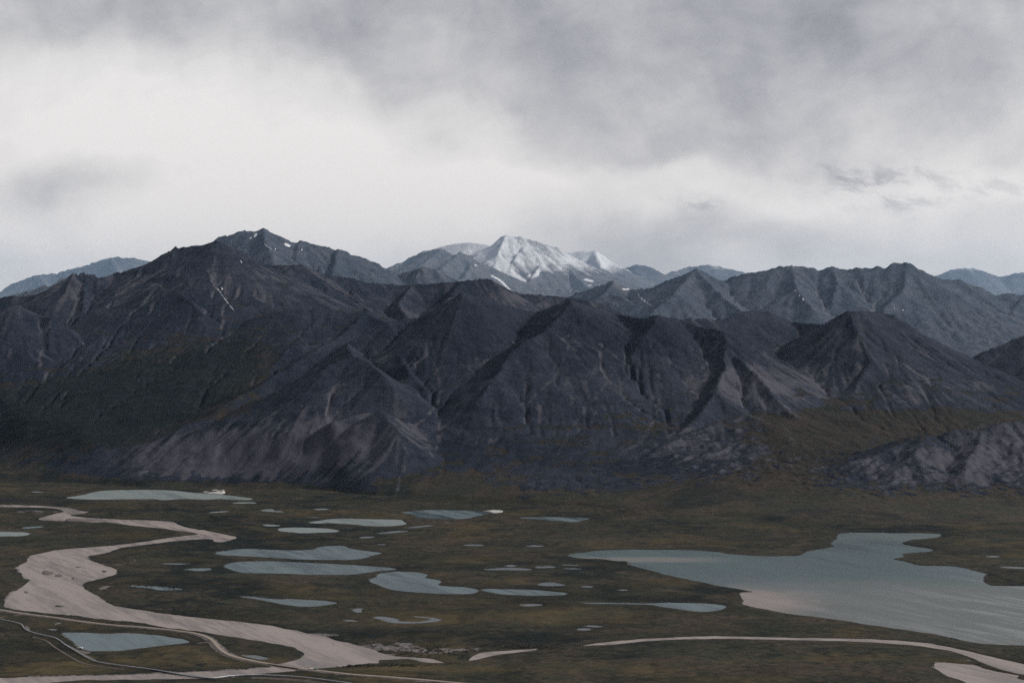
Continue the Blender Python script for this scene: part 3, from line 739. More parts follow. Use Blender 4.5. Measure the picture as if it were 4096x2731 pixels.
def streak(X, Y, Z, pts, wd):
    """closeness (0..1) to a line on the slope, given as bearings and height angles"""
    u = 2048 + X / Y * F_PX; v = 1365.5 + (CAM_H - Z) / Y * F_PX
    out = np.zeros(X.shape, np.float32)
    for (ax, ay), (bx, by) in zip(pts[:-1], pts[1:]):
        sel = np.nonzero((u > min(ax, bx) - 4 * wd) & (u < max(ax, bx) + 4 * wd) & (v > min(ay, by) - 4 * wd) & (v < max(ay, by) + 4 * wd))
        uu, vv = u[sel], v[sel]; ex, ey = bx - ax, by - ay
        t = np.clip(((uu - ax) * ex + (vv - ay) * ey) / (ex * ex + ey * ey), 0, 1)
        d = np.hypot(uu - ax - ex * t, (vv - ay - ey * t) * 1.0)
        out[sel] = np.maximum(out[sel], np.exp(-(d / wd) ** 2))
    return out

# broad low swells: terraces, fans, hanging valleys
front_broad = [
 ([(2850,1830,9.9),(3000,1760,10.3),(3100,1700,10.7),(3500,1655,11.5),(4000,1627,12.2),(4500,1620,12.6)], .17),
 ([(1500,1900,10.2),(1800,1880,10.1),(2100,1880,10.0),(2500,1870,9.95),(2850,1830,9.9)], .12),
 ([(850,1460,13.0),(760,1560,12.2),(700,1640,11.7)], .33),
 ([(600,1330,14.2),(800,1300,14.3),(1000,1290,14.2),(1300,1290,14.4),(1700,1330,14.2)], .34),
 ([(300,1330,14.2),(100,1330,14.2),(-300,1330,14.2)], .36),
 ([(-300,1900,10.5),(0,1880,10.6),(300,1890,10.7)], .08),
 ([(3850,1600,13.4),(4100,1590,13.8),(4500,1580,14.0)], .12),
]
front_ridges = [
 # main crest of the near massif
 ([(415,1925,10.35),(560,1832,10.6),(650,1762,10.8),(750,1692,11.0),(850,1652,11.1),(1000,1562,11.4),(1200,1437,11.8),(1380,1378,12.0),(1560,1290,12.2),(1700,1262,12.4),(1780,1215,12.4),(1850,1178,12.3),(1950,1192,12.4),(2050,1228,12.5),(2150,1248,12.6),(2220,1218,12.4),(2285,1195,12.2),(2340,1217,12.3),(2450,1258,12.5),(2560,1278,12.3),(2640,1262,12.1),(2720,1277,12.2),(2850,1282,12.4),(2890,1277,12.6),(2940,1257,12.8),(3020,1246,13),(3100,1260,13.1),(3170,1287,13.1),(3300,1287,12.9),(3350,1264,12.7),(3395,1240,12.5),(3440,1247,12.5),(3530,1252,12.6),(3570,1262,12.6),(3680,1352,12.5),(3800,1452,12.4),(3900,1532,12.3),(3990,1600,12.2),(4060,1628,12.1)], .62),
 # spurs toward the valley
 ([(1380,1378,11.9),(1405,1418,11.5),(1480,1450,11.3),(1530,1500,11.1),(1600,1590,10.9),(1680,1700,10.65),(1720,1780,10.45),(1750,1850,10.3)], .60),
 ([(1405,1418,11.5),(1290,1480,11.3),(1150,1570,11.1),(1020,1690,10.85),(900,1810,10.55),(800,1900,10.35)], .52),
 ([(1520,1640,10.7),(1400,1650,10.65),(1300,1690,10.5),(1200,1770,10.35),(1120,1870,10.2)], .5),
 ([(1520,1640,10.55),(1600,1740,10.3),(1640,1840,10.05)], .55),
 ([(1850,1178,12.3),(1885,1270,12.1),(1870,1360,11.8),(1840,1440,11.6),(1810,1520,11.4)], .62),
 ([(1700,1262,12.4),(1650,1340,12.0),(1600,1400,11.8),(1640,1480,11.4),(1700,1560,11.2)], .62),
 ([(2285,1195,12.2),(2240,1262,12.0),(2180,1312,11.8),(2110,1362,11.6),(2040,1425,11.4),(1980,1500,11.15),(1930,1590,10.9),(1880,1690,10.65),(1850,1780,10.4),(1830,1860,10.15)], .58),
 ([(2340,1217,12.3),(2400,1330,11.95),(2400,1440,11.6),(2340,1540,11.3),(2260,1630,11.0),(2190,1720,10.7),(2140,1810,10.35),(2110,1890,10.0)], .58),
 ([(2640,1262,12.1),(2580,1340,11.85),(2530,1430,11.6),(2500,1530,11.3),(2460,1630,11.0),(2400,1730,10.65),(2330,1830,10.25),(2290,1920,9.85)], .58),
 ([(2720,1277,12.2),(2890,1322,12.0),(2900,1400,11.75),(2900,1480,11.45),(2860,1560,11.1),(2800,1640,10.8),(2740,1720,10.5),(2680,1800,10.2),(2650,1870,9.9)], .60),
 ([(2890,1322,12.0),(3000,1380,12.0),(3120,1442,11.9),(3250,1502,11.8),(3400,1572,11.6),(3530,1632,11.4)], .60),
 ([(2900,1400,11.75),(3020,1500,11.4),(3120,1600,11.05),(3180,1670,10.8)], .55),
 ([(3395,1240,12.5),(3430,1330,12.2),(3480,1430,11.9),(3600,1512,11.8),(3720,1592,11.65),(3810,1650,11.5)], .62),
 ([(3480,1430,11.9),(3440,1520,11.6),(3420,1590,11.4)], .6),
 ([(3570,1262,12.6),(3700,1432,12.25),(3850,1562,11.95),(3940,1636,11.8)], .62),
 ([(3020,1246,13),(3090,1340,12.7),(3180,1430,12.5)], .6),
 ([(3440,1247,12.5),(3560,1370,12.2),(3680,1480,12.0)], .65),
 # rocky knolls on the lower slopes
 ([(3150,1985,9.0),(3250,1930,9.2),(3350,1870,9.4),(3450,1822,9.5),(3560,1800,9.6),(3640,1755,9.75),(3700,1735,9.8),(3760,1750,9.8),(3850,1722,9.85),(3930,1728,9.8),(4010,1690,9.9),(4200,1665,10.0)], .46),
 ([(3700,1735,9.8),(3650,1830,9.45),(3580,1900,9.2)], .42), ([(3930,1728,9.8),(3900,1820,9.5),(3850,1900,9.2)], .42),
 ([(2420,1960,9.35),(2500,1880,9.8),(2620,1800,10.1),(2760,1735,10.4),(2880,1690,10.6),(2980,1662,10.7),(3060,1692,10.6)], .42),
 ([(2150,1950,9.3),(2280,1900,9.7),(2400,1850,9.95)], .3),
 ([(2290,2112,8.35),(2400,2078,8.45),(2520,2052,8.55),(2640,2048,8.55),(2800,2075,8.5)], .12),
 # left: skyline ridge with pinnacles, the high peak, the layered cliff
 ([(-300,1215,14.5),(-100,1200,14.5),(0,1190,14.5),(100,1185,14.5),(200,1168,14.6),(260,1132,14.6),(290,1108,14.6),(330,1100,14.7),(400,1108,14.7),(460,1095,14.8),(560,1075,14.8),(590,1062,14.9),(640,1028,15),(700,1000,15),(800,983,15),(870,958,15),(930,988,15.1),(1000,1030,15.2),(1070,1055,15.2),(1130,1062,15.2),(1200,1057,15.2),(1260,1082,15.2),(1310,1100,15.2),(1400,1110,15.3),(1500,1130,15.4),(1650,1135,15.5),(1750,1135,15.5),(1850,1125,15.5),(1960,1120,15.6),(2050,1165,15.7),(2090,1175,15.7),(2200,1185,15.8),(2300,1200,15.8),(2400,1217,15.8),(2500,1262,15.8)], .55),
 ([(700,1000,15),(690,1090,14.6),(620,1137,14.25),(694,1173,14.05),(765,1208,13.8),(810,1250,13.6)], .5),
 ([(870,958,15),(860,1060,14.7),(800,1140,14.4)], .6),
 ([(1000,1030,15.2),(960,1130,14.7),(975,1230,14.2)], .6),
 ([(1200,1057,15.2),(1120,1100,14.8),(1060,1170,14.4),(1015,1240,14.0)], .6),
 ([(1310,1100,15.2),(1300,1180,14.7),(1240,1240,14.2)], .55),
 ([(1400,1110,15.3),(1420,1190,14.9),(1500,1260,14.5)], .6),
 ([(1850,1125,15.5),(1790,1190,15.0),(1700,1270,14.4)], .6),
 ([(1650,1135,15.5),(1590,1210,14.9),(1640,1300,14.3)], .6),
 ([(940,1290,13.6),(1107,1250,13.5),(1212,1238,13.5),(1352,1243,13.5),(1457,1252,13.5),(1562,1299,13.3),(1660,1369,13.0)], .45),
 ([(1107,1250,13.5),(1000,1370,13.0),(900,1470,12.6)], .42),
 ([(1300,1241,13.5),(1180,1370,12.9),(1060,1500,12.3)], .42),
 ([(1457,1252,13.5),(1370,1340,13.0),(1260,1400,12.7)], .45),
 ([(350,1103,14.7),(340,1200,14.2),(320,1270,13.9)], .65),
 ([(560,1075,14.8),(520,1170,14.3),(440,1260,13.9)], .6),
 ([(-200,1290,13.6),(0,1250,13.6),(42,1234,13.6),(77,1232,13.6),(140,1262,13.6),(203,1278,13.5),(280,1327,13.4),(337,1383,13.2),(372,1467,12.9),(375,1560,12.6)], .55),
 ([(203,1278,13.5),(190,1400,13.05),(170,1540,12.6),(160,1650,12.2)], .55),
 ([(42,1234,13.6),(0,1400,13.0),(-60,1560,12.5)], .55),
 ([(-300,1880,11.3),(-120,1805,11.5),(0,1757,11.6),(140,1694,11.8),(280,1622,12.0),(420,1560,12.2),(491,1533,12.3),(575,1518,12.4),(640,1532,12.4),(736,1579,12.2),(841,1630,12.0)], .34),
 ([(491,1533,12.3),(560,1640,11.8),(600,1740,11.4)], .3),
 # the slope coming in from the right edge
 ([(4500,1230,14.8),(4096,1342,14.5),(3943,1405,14.4),(3850,1468,14.3)], .55),
 ([(4250,1290,14.6),(4180,1400,14.2),(4120,1500,13.8)], .5),
]

def build_front():
    dxc, dx = 20.0, 10.0
    dims = (-5600, 5600, 8000, 17600)
    Xc, Yc = mesh_grid(*dims, dxc)
    zero = np.zeros(Xc.shape, np.float32)
    base = ridge_field(Xc, Yc, front_broad, zero, 60, 80, 1.6, 60, 900)
    h = ridge_field(Xc, Yc, front_ridges, base, 8, 24, 1.6)
    h = toe_cap(Xc, Yc, h)
    h0 = h
    amp = sstep(h, 10, 260)
    h += amp * (24 * fbm(Xc, Yc, 620, 4, .45, 70) + 12 * fbm(Xc, Yc, 330, 3, .45, 77, ridged=True) - 4)
    hard = (.12 + .88 * sstep(h, 120, 480)) * .85 * np.clip(1.0 + 2.6 * fbm(Xc, Yc, 520, 4, .5, 260), .12, 2.6).astype(np.float32)
    h, acc = erode(h, dxc, 12, .0085, .5, 2, 6e5, hard)
    # weathering must not wear the crest lines below their surveyed heights
    cm = sstep(h0 - blur(h0, 22), 5, 22) * sstep(h0, 60, 200)
    num = blur((h0 - h) * cm, 22); den = blur(cm, 22)
    h = h + num / (den + .02) * sstep(den, .04, .30)
    h = h + blur(np.maximum(h0 - h, 0) * cm, 1) * .8
    X, Y = mesh_grid(*dims, dx)
    H = upsample(h, Xc, Yc, X, Y); H0 = upsample(h0, Xc, Yc, X, Y); Bs = upsample(base, Xc, Yc, X, Y)
    a = sstep(H, 8, 200)
    LS = downhill_streaks(fbm(X, Y, 42, 3, .6, 84), H, dx, 14)
    LB = downhill_streaks(fbm(X, Y, 110, 3, .55, 86), H, dx, 26, 1.8)
    H = H + a * (2.0 * fbm(X, Y, 90, 4, .55, 80) + 1.6 * LS + 3.2 * LB)
    H, acc = erode(H, dx, 3, .008, .5, 3, 3e5, (.2 + .8 * sstep(H, 120, 480)) * np.clip(1.0 + 2.8 * fbm(X, Y, 300, 4, .5, 270), .1, 2.8).astype(np.float32))
    # crags: on the crests, the knolls and the layered cliffs
    rel = H - Bs
    hi = sstep(H, 450, 950)
    def npx(*k): return near_px(X, Y, H, *k)
    knoll = npx(3620, 1885, 640, 120) + npx(4050, 1800, 250, 110) + npx(2820, 1800, 300, 120) * .9 + npx(2300, 1930, 260, 60) * .7 + npx(650, 1850, 300, 90) * .5
    knoll += npx(2900, 1450, 170, 120) * .8 + npx(1280, 1470, 130, 30) * .7 + npx(2330, 1290, 260, 40) * .8 + npx(2620, 1370, 200, 50) * .6
    knoll *= sstep(H, 15, 60)
    cliffs = npx(1720, 1190, 330, 55) + npx(330, 1160, 300, 60) * .6
    crest = sstep(H - blur(H, 14), 3, 16)
    crag = np.clip(.12 * hi + .55 * crest * sstep(H, 250, 500) + knoll, 0, 1)
    H += (crag + .8 * np.clip(knoll, 0, 1)) * (11 * fbm(X, Y, 75, 5, .6, 90, ridged=True) - 3) + np.clip(knoll, 0, 1) * (20 * fbm(X, Y, 210, 4, .55, 93, ridged=True) - 5)
    H += crest * sstep(H, 350, 600) * (13 * fbm(X, Y, 140, 5, .62, 97, ridged=True) - 3)
    # step the beds of the cliff band
    tilt = H - .05 * X + 22 * fbm(X, Y, 380, 4, .6, 290)
    step = 31.0
    fr = tilt / step - np.floor(tilt / step)
    H += np.clip(cliffs * (.55 + .9 * fbm(X, Y, 200, 3, .5, 295)), 0, 1) * 13 * (sstep(fr, .35, .65) - fr)
    # jagged pinnacles along the skyline ridge on the left and over the far right shoulder
    pin = npx(330, 1120, 240, 45) + npx(720, 1010, 130, 40) * .5 + npx(3680, 1340, 160, 90) * .7
    H += pin * crest * (70 * np.maximum(fbm(X, Y, 60, 3, .6, 95, ridged=True) - .05, 0))
    sl = slope_of(blur(H, 1), dx)
    la = np.log10(blur(acc, 1) + 1)
    n1 = fbm(X, Y, 600, 5, .55, 100); n2 = fbm(X, Y, 150, 5, .6, 104); n3 = fbm(X, Y, 900, 4, .5, 109)
    R = sstep(sl, .18, .42) * .75 + sstep(H, 250, 800) * .3 + knoll * .55 + n2 * .22 + LS * .05 + LB * .06 - .04
    # the green ramps and fans on the left stay grassy
    n3f = fbm(X, Y, 70, 4, .6, 112)
    green_zone = np.clip(npx(350, 1680, 520, 170) + npx(700, 1480, 330, 180) * .8 + npx(1000, 1400, 220, 120) * .5, 0, 1)
    R -= green_zone * .75
    R += npx(800, 1830, 420, 130) * .3 + npx(1400, 1750, 300, 150) * .15
    R += sstep(H, 20, 90) * npx(1100, 1780, 600, 120) * .25
    R -= sstep(H, 40, 8) * .6
    G = .25 + .55 * sstep(n1 + .5 * n2, -.1, .4) + green_zone * .6 - npx(3300, 1780, 900, 220) * .6
    G -= npx(3500, 1680, 600, 70) * .5
    A = sstep(la, 3.1, 4.3) * sstep(sl, .2, .45) * (.5 + .5 * n2 + .25 * LB) * sstep(rel, 40, 160) * .7
    A += .30 * sstep(n3 + n2 * .4, .15, .5) * sstep(sl, .4, .6) * R
    pale = np.clip(npx(850, 1820, 430, 130) + npx(1350, 1760, 320, 150) * .6 + npx(3080, 1560, 330, 110) * .7 + npx(3720, 1570, 240, 70) * .6 + knoll * .35 * sstep(H, 500, 300) + npx(2000, 1700, 500, 120) * .2, 0, 1)
    A += np.clip(knoll, 0, 1) * (npx(3800, 1850, 500, 140) + npx(2700, 1830, 450, 130)) * .25 * R
    A += (pale * (.80 + .30 * n2) + .17 * sstep(H, 100, 400) * LB + .16 * LS * pale + .19 * LS + .14) * np.clip(R, 0, 1)
    A += .30 * sstep(Y, 13700, 14300) * sstep(H, 600, 900) * np.clip(.6 + .5 * n2 + .3 * LS, 0, 1.4)  # rear range made paler: haze painted in through the talus mask
    R -= 1.1 * np.clip(npx(3560, 1685, 560, 42) + npx(3230, 1760, 180, 60) + npx(3120, 1900, 130, 90) * .6, 0, 1)
    R += npx(850, 1830, 400, 110) * .5 + npx(2150, 1830, 700, 150) * (.55 + .6 * n2)
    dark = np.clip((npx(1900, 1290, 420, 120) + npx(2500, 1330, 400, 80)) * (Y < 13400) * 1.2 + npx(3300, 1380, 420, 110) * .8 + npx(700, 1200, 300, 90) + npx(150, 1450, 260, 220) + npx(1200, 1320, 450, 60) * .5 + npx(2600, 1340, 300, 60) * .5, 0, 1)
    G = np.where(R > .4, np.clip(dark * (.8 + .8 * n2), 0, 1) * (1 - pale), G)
    for pts, wd, s_ in [([(1721,1355),(1740,1440),(1756,1516),(1763,1593),(1700,1675),(1650,1706)], 7, .9),
                        ([(2092,1334),(1960,1440),(1830,1560),(1693,1672)], 6, .6),
                        ([(1650,1706),(1690,1770),(1735,1825)], 6, .9), ([(1600,1900),(1596,1935),(1588,1965),(1575,1985)], 7, 1.0),
                        ([(2275,1341),(2270,1400),(2254,1440),(2226,1502),(2142,1579),(2090,1635)], 7, .9),
                        ([(2200,1380),(2225,1420),(2240,1450)], 4, .6),
                        ([(2450,1495),(2373,1600),(2300,1690),(2260,1760),(2233,1811)], 9, .8),
                        ([(2633,1502),(2645,1560),(2635,1630),(2600,1710),(2548,1776),(2464,1818)], 11, .95),
                        ([(2900,1440),(2915,1500),(2945,1560),(2975,1590)], 8, .6), ([(3000,1390),(3100,1470),(3200,1550)], 6, .6), ([(3010,1400),(3150,1500),(3300,1600)], 8, .4)]:
        A = np.maximum(A, streak(X, Y, H, pts, wd * 1.3) * s_ * np.clip(.62 + .75 * n3f, .1, 1))
    B = np.zeros_like(A)
    for pts, wd, s_ in [([(848,1122),(858,1140)], 3, .8), ([(865,1150),(880,1165),(888,1180),(900,1195),(912,1212),(925,1228),(934,1238)], 2.6, .95), ([(887,1150),(889,1156)], 3, .9), ([(960,1040),(968,1050)], 3, .8), ([(790,1068),(795,1076)], 3, .6)]:
        B = np.maximum(B, streak(X, Y, H, pts, wd) * s_ * np.clip(.85 + .9 * n3f, 0, 1))
    H = np.maximum(H - 9 * sstep(H, 30, 6) , -14) - 1.0
    edge = np.minimum.reduce([X - X.min(), X.max() - X, Y.max() - Y]) 
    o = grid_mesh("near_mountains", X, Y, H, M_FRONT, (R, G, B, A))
    return struct(o)
build_front()
print("front", time.time() - T0)

back_ridges = [
 # the high grey peak behind the left skyline
 ([(700,1040,18.5),(840,985,18.2),(880,956,18),(960,935,18),(1010,930,18),(1060,923,18),(1100,938,18),(1150,965,18),(1168,980,18),(1190,975,18),(1210,968,18),(1260,985,18),(1350,1010,18),(1450,1040,18.1),(1500,1060,18.1),(1560,1090,18.2),(1600,1107,18.2),(1640,1097,18.2),(1700,1083,18.2),(1740,1090,18.2),(1800,1112,18.3),(1880,1160,18.4)], .6),
 ([(1060,923,18),(1080,1000,17.5),(1090,1060,17.1)], .6), ([(1210,968,18),(1180,1040,17.6)], .6), ([(1350,1010,18),(1330,1080,17.5)], .6), ([(1500,1060,18.1),(1480,1110,17.7)], .6),
 # mid range on the right
 ([(2250,1200,20.5),(2380,1150,20.3),(2450,1138,20),(2520,1165,20),(2600,1160,19.6),(2696,1119,19.3),(2784,1086,19),(2840,1105,19),(2894,1130,19),(2997,1100,19),(3107,1077,19),(3165,1071,19),(3268,1086,19),(3327,1071,19),(3407,1089,19),(3466,1078,19),(3510,1071,19),(3539,1080,19),(3576,1064,19),(3635,1064,19),(3679,1086,19),(3759,1126,19),(3840,1130,19),(3906,1155,19),(3987,1181,19),(4096,1185,19),(4500,1230,19)], .55),
 ([(2450,1138,20),(2380,1220,19.4)], .5), ([(2784,1086,19),(2700,1180,18.3),(2600,1260,17.8)], .5), ([(2784,1086,19),(2900,1200,18.3),(2980,1270,17.8)], .5),
 ([(3165,1071,19),(3190,1160,18.4),(3250,1240,17.8)], .5), ([(3327,1071,19),(3350,1140,18.6),(3330,1220,18.1)], .5), ([(3635,1064,19),(3600,1180,18.3),(3500,1290,17.6)], .5), ([(3679,1086,19),(3720,1180,18.5),(3700,1300,17.9)], .5),
 ([(3906,1155,19),(3800,1250,18.3),(3730,1380,17.5),(3750,1460,17.0)], .5), ([(4096,1185,19),(4020,1290,18.2),(3950,1400,17.6)], .5), ([(4300,1200,19),(4250,1300,18.2),(4150,1420,17.4)], .5),
 ([(2450,1180,18.7),(2560,1230,18.3),(2650,1290,17.9)], .45),
]
def build_back():
    k = 2.3
    dx = 20.0 * k
    X, Y = mesh_grid(-4400 * k, 6800 * k, 16600 * k, 21600 * k, dx)
    base = np.full(X.shape, 100.0, np.float32)
    h = ridge_field(X, Y, back_ridges, base, 20 * k, 40 * k, 1.5, 120, 700 * k, ds=k)
    h += k * (16 * fbm(X, Y, 600 * k, 5, .5, 130) + 8 * fbm(X, Y, 160 * k, 4, .55, 133, ridged=True))
    h += k * 22 * fbm(X, Y, 380 * k, 4, .55, 137, ridged=True)
    h, acc = erode(h, dx, 10, .012, .5, 5, 8e5 * k * k, np.clip(1.0 + 2.6 * fbm(X, Y, 700 * k, 4, .5, 280), .12, 2.6).astype(np.float32))
    cr = sstep(h - blur(h, 10), 4 * k, 18 * k)
    h += k * (cr * 20 * fbm(X, Y, 130 * k, 5, .65, 140, ridged=True) + 5 * fbm(X, Y, 80 * k, 4, .6, 141))
    LB = downhill_streaks(fbm(X, Y, 90 * k, 3, .55, 146), h, dx, 14, 1.5)
    h += k * 4 * LB
    sl = slope_of(h, dx); la = np.log10(blur(acc, 1) / k / k + 1)
    n2 = fbm(X, Y, 260 * k, 5, .6, 144)
    R = sstep(sl, .1, .35) * .6 + .35 + n2 * .3
    G = .2 + .4 * sstep(n2, -.1, .4)
    A = sstep(la, 3.9, 5.0) * sstep(sl, .2, .4) * (.6 + .5 * n2) * .8 + .12 + .16 * LB
    B = np.zeros_like(A)
    q = lambda pts: [(2696 + .7334 * a, 950 + .7334 * b) for a, b in pts]
    lst = [(q([(650,282),(700,330),(715,345)]), 4, 1.), (q([(755,275),(762,292)]), 5, 1.), (q([(700,270),(745,295)]), 3, .7), (q([(730,230),(740,242)]), 3, .8), (q([(636,390),(643,398)]), 4, .9),
           (q([(1234,278),(1238,290)]), 4, 1.), (q([(1240,305),(1241,312)]), 3, .9), (q([(1244,340),(1246,352)]), 3, .8), (q([(1248,375),(1250,395)]), 5, 1.), (q([(1200,375),(1204,388)]), 4, .9), (q([(1136,234),(1142,234)]), 3, .8),
           ([(2550,1175),(2558,1188),(2600,1220)], 5, 1.), ([(2490,1156),(2520,1158)], 4, 1.), ([(2560,1150),(2600,1152)], 3, .8),
           ([(1020,935),(1024,950)], 4, .9), ([(1060,978),(1075,990)], 6, 1.), ([(1140,975),(1160,985)], 7, 1.), ([(1100,985),(1102,1000)], 4, .8), ([(1205,1000),(1215,992)], 5, .9), ([(1165,1038),(1168,1042)], 5, 1.), ([(1040,970),(1046,978)], 4, .8), ([(1085,1000),(1090,1008)], 4, .7), ([(1000,948),(1004,956)], 3, .7)]
    for pts, wd, s_ in lst: B = np.maximum(B, streak(X, Y, h, pts, wd * .8) * s_ * np.clip(.8 + .6 * fbm(X, Y, 130, 3, .6, 148), 0, 1))
    B += npx_snow(X, Y, h)
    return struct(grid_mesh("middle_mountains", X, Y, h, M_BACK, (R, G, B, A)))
def npx_snow(X, Y, h):
    return near_px(X, Y, h, 1050, 930, 110, 34) * .40
build_back()
print("back", time.time() - T0)

snow_ridges = [
 ([(1300,1150,24.6),(1450,1110,24.6),(1560,1075,24.8),(1640,1040,25),(1713,1009,25),(1764,1001,25),(1806,1024,25),(1825,1020,25),(1840,1016,25),(1870,1029,25),(1925,1058,25),(2010,1101,25),(2095,1152,25),(2200,1205,25)], .55),
 ([(1840,1016,25),(1760,1080,24.3),(1700,1120,23.9)], .5), ([(1870,1029,25),(1880,1080,24.5),(1830,1130,24)], .5), ([(1764,1001,25),(1690,1060,24.5)], .5),
 ([(1560,1100,28.5),(1640,1050,28.5),(1700,1005,28.5),(1760,988,28.4),(1820,974,28.4),(1880,968,28.3),(1940,976,28.2),(1968,985,28.1),(2000,962,28),(2023,948,28),(2066,954,28),(2117,963,28),(2180,978,28),(2221,995,28),(2265,1024,28),(2329,1075,28),(2393,1105,28),(2452,1139,28),(2560,1190,28)], .6),
 ([(2023,948,28),(1990,1020,27.3),(1980,1060,27)], .6), ([(2117,963,28),(2060,1040,27.3),(2040,1080,26.9)], .6), ([(2221,995,28),(2160,1070,27.2),(2110,1140,26.5),(2090,1170,26.1)], .55), ([(2265,1024,28),(2300,1110,27),(2380,1180,26.2)], .55),
 ([(2150,1230,24.5),(2300,1165,24.6),(2420,1180,24.5),(2550,1220,24.5)], .45),
]
def build_snow():
    k = 4.2
    dx = 25.0 * k
    X, Y = mesh_grid(-4600 * k, 3200 * k, 22500 * k, 30200 * k, dx)
    base = np.full(X.shape, 1500.0, np.float32)
    base += np.clip((Y - 24500 * k) * .11, 0, 420 * k)
    h = ridge_field(X, Y, snow_ridges, base, 12 * k, 20 * k, 1.5, 150, 900 * k, ds=k)
    # smooth ice of the glacier between the two ridges
    gl = np.clip(1.6 * streak(X, Y, h, [(1730, 1000), (1790, 985), (1880, 978), (1945, 992)], 30) + 1.6 * streak(X, Y, h, [(1945, 992), (1990, 1050), (2040, 1105), (2100, 1150)], 23) - .2, 0, 1) * sstep(Y, 25100 * k, 25500 * k)
    n = k * (20 * fbm(X, Y, 700 * k, 5, .5, 160) + 14 * fbm(X, Y, 200 * k, 4, .55, 163, ridged=True))
    h += n * (1 - .8 * gl)
    h, acc = erode(h, dx, 8, .012, .5, 7, 6e5 * k * k)
    h += (1 - gl) * k * (18 + 24 * sstep(h - blur(h, 10), 4 * k, 20 * k)) * fbm(X, Y, 170 * k, 5, .65, 165, ridged=True)
    sl = slope_of(h, dx); n2 = fbm(X, Y, 240 * k, 5, .62, 168)
    v = 1365.5 + (CAM_H - h) / Y * F_PX
    snowline = sstep(v, 1150, 1040) * sstep(Y, 25100 * k, 25900 * k) + sstep(v, 1040, 990) * .42
    B = .65 * np.clip(snowline, 0, 1) + .14 * n2 + gl * .9 - sstep(sl, .5, .9) * .06
    B = np.where(Y < 25150 * k, B * .75, B)
    LB = downhill_streaks(fbm(X, Y, 100 * k, 3, .55, 166), h, dx, 14, 1.5)
    B = B + .085 * LB * (1 - gl)
    h = h + k * 5 * LB * (1 - gl)
    for pts, wd, s_ in [([(1965,1102),(2000,1120),(2030,1150),(2040,1160)], 4, 1.), ([(1898,1058),(1906,1064)], 4, .8), ([(2340,1118),(2370,1125)], 5, 1.), ([(2310,1120),(2320,1124)], 4, .7), ([(2350,1142),(2370,1140)], 3, .7), ([(2120,1105),(2145,1100),(2155,1080)], 12, .8), ([(2225,1155),(2232,1148)], 3, .6)]:
        B = np.maximum(B, streak(X, Y, h, pts, wd) * s_)
    R = np.full(X.shape, .85) + .2 * n2
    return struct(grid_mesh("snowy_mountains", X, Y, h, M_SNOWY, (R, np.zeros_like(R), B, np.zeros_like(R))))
build_snow()

def build_far(name, ridges, dims, dx, basez, snow, seed, k):
    dx *= k
    X, Y = mesh_grid(*[d * k for d in dims], dx)
    base = np.full(X.shape, basez, np.float32)
    h = ridge_field(X, Y, ridges, base, 15 * k, dx, 1.5, seed, 1400 * k, ds=k)
    h += k * (30 * fbm(X, Y, 1100 * k, 5, .55, seed + 3) + 30 * fbm(X, Y, 380 * k, 4, .6, seed + 5, ridged=True) - 10)
    h, acc = erode(h, dx, 6, .012, .5, 9, 3e6 * k * k)
    h += k * (16 + 44 * sstep(h - blur(h, 8), 4 * k, 24 * k)) * fbm(X, Y, 260 * k, 5, .72, seed + 7, ridged=True)
    n2 = fbm(X, Y, 600 * k, 5, .6, seed + 9)
    v = 1365.5 + (CAM_H - h) / Y * F_PX
    B = np.clip(snow * sstep(v, 1140, 1040) + .3 * n2 - .05, 0, 1)
    R = np.full(X.shape, .9)
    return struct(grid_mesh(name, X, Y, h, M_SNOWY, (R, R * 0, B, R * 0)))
build_far("second_snowy_mountains", [([(2180,1060,33),(2280,1015,33),(2333,1010,33),(2384,1009,33),(2435,1050,33),(2500,1088,33),(2600,1130,33)], .6), ([(2384,1009,33),(2400,1080,32)], .6), ([(2435,1050,33),(2440,1100,32.2)], .6)], (-1000, 4500, 30500, 36500), 45., 1500, .8, 180, 4.2)
build_far("distant_snowy_mountains", [([(2440,1110,40),(2500,1075,40),(2545,1060,40),(2600,1072,40),(2660,1105,40),(2740,1075,41),(2800,1060,41),(2850,1062,41),(2930,1080,41),(2990,1100,41),(3100,1140,41)], .6)], (500, 8000, 37500, 44500), 60., 1900, .5, 190, 3.9)
build_far("distant_mountains_right", [([(3600,1140,46),(3700,1120,46),(3760,1100,46),(3800,1085,46),(3860,1075,46),(3930,1085,46),(3970,1102,46),(4000,1112,46),(4030,1108,46),(4070,1093,46),(4120,1095,46),(4400,1090,46)], .6)], (7500, 15500, 43000, 49500), 65., 1900, .72, 200, 3.5)
build_far("distant_mountains_left", [([(-300,1260,30),(0,1170,30),(60,1140,30),(100,1125,30),(160,1107,30),(230,1098,30),(280,1085,30),(360,1060,30),(400,1050,30),(440,1040,30),(520,1040,30),(590,1055,30),(700,1060,30),(900,1080,30)], .6), ([(440,1040,30),(480,1110,29)], .6), ([(160,1107,30),(200,1160,29.2)], .6)], (-10500, -3500, 27500, 33000), 42., 1100, .12, 210, 5.2)
build_far("left_middle_mountains", [([(-300,1230,21),(0,1203,21),(60,1192,21),(110,1178,21),(150,1165,21),(200,1148,21),(250,1122,21),(275,1118,21),(330,1140,21),(500,1180,21)], .6)], (-7500, -3000, 19500, 22800), 25., 800, 0, 220, 2.4)
print("mountains", time.time() - T0)

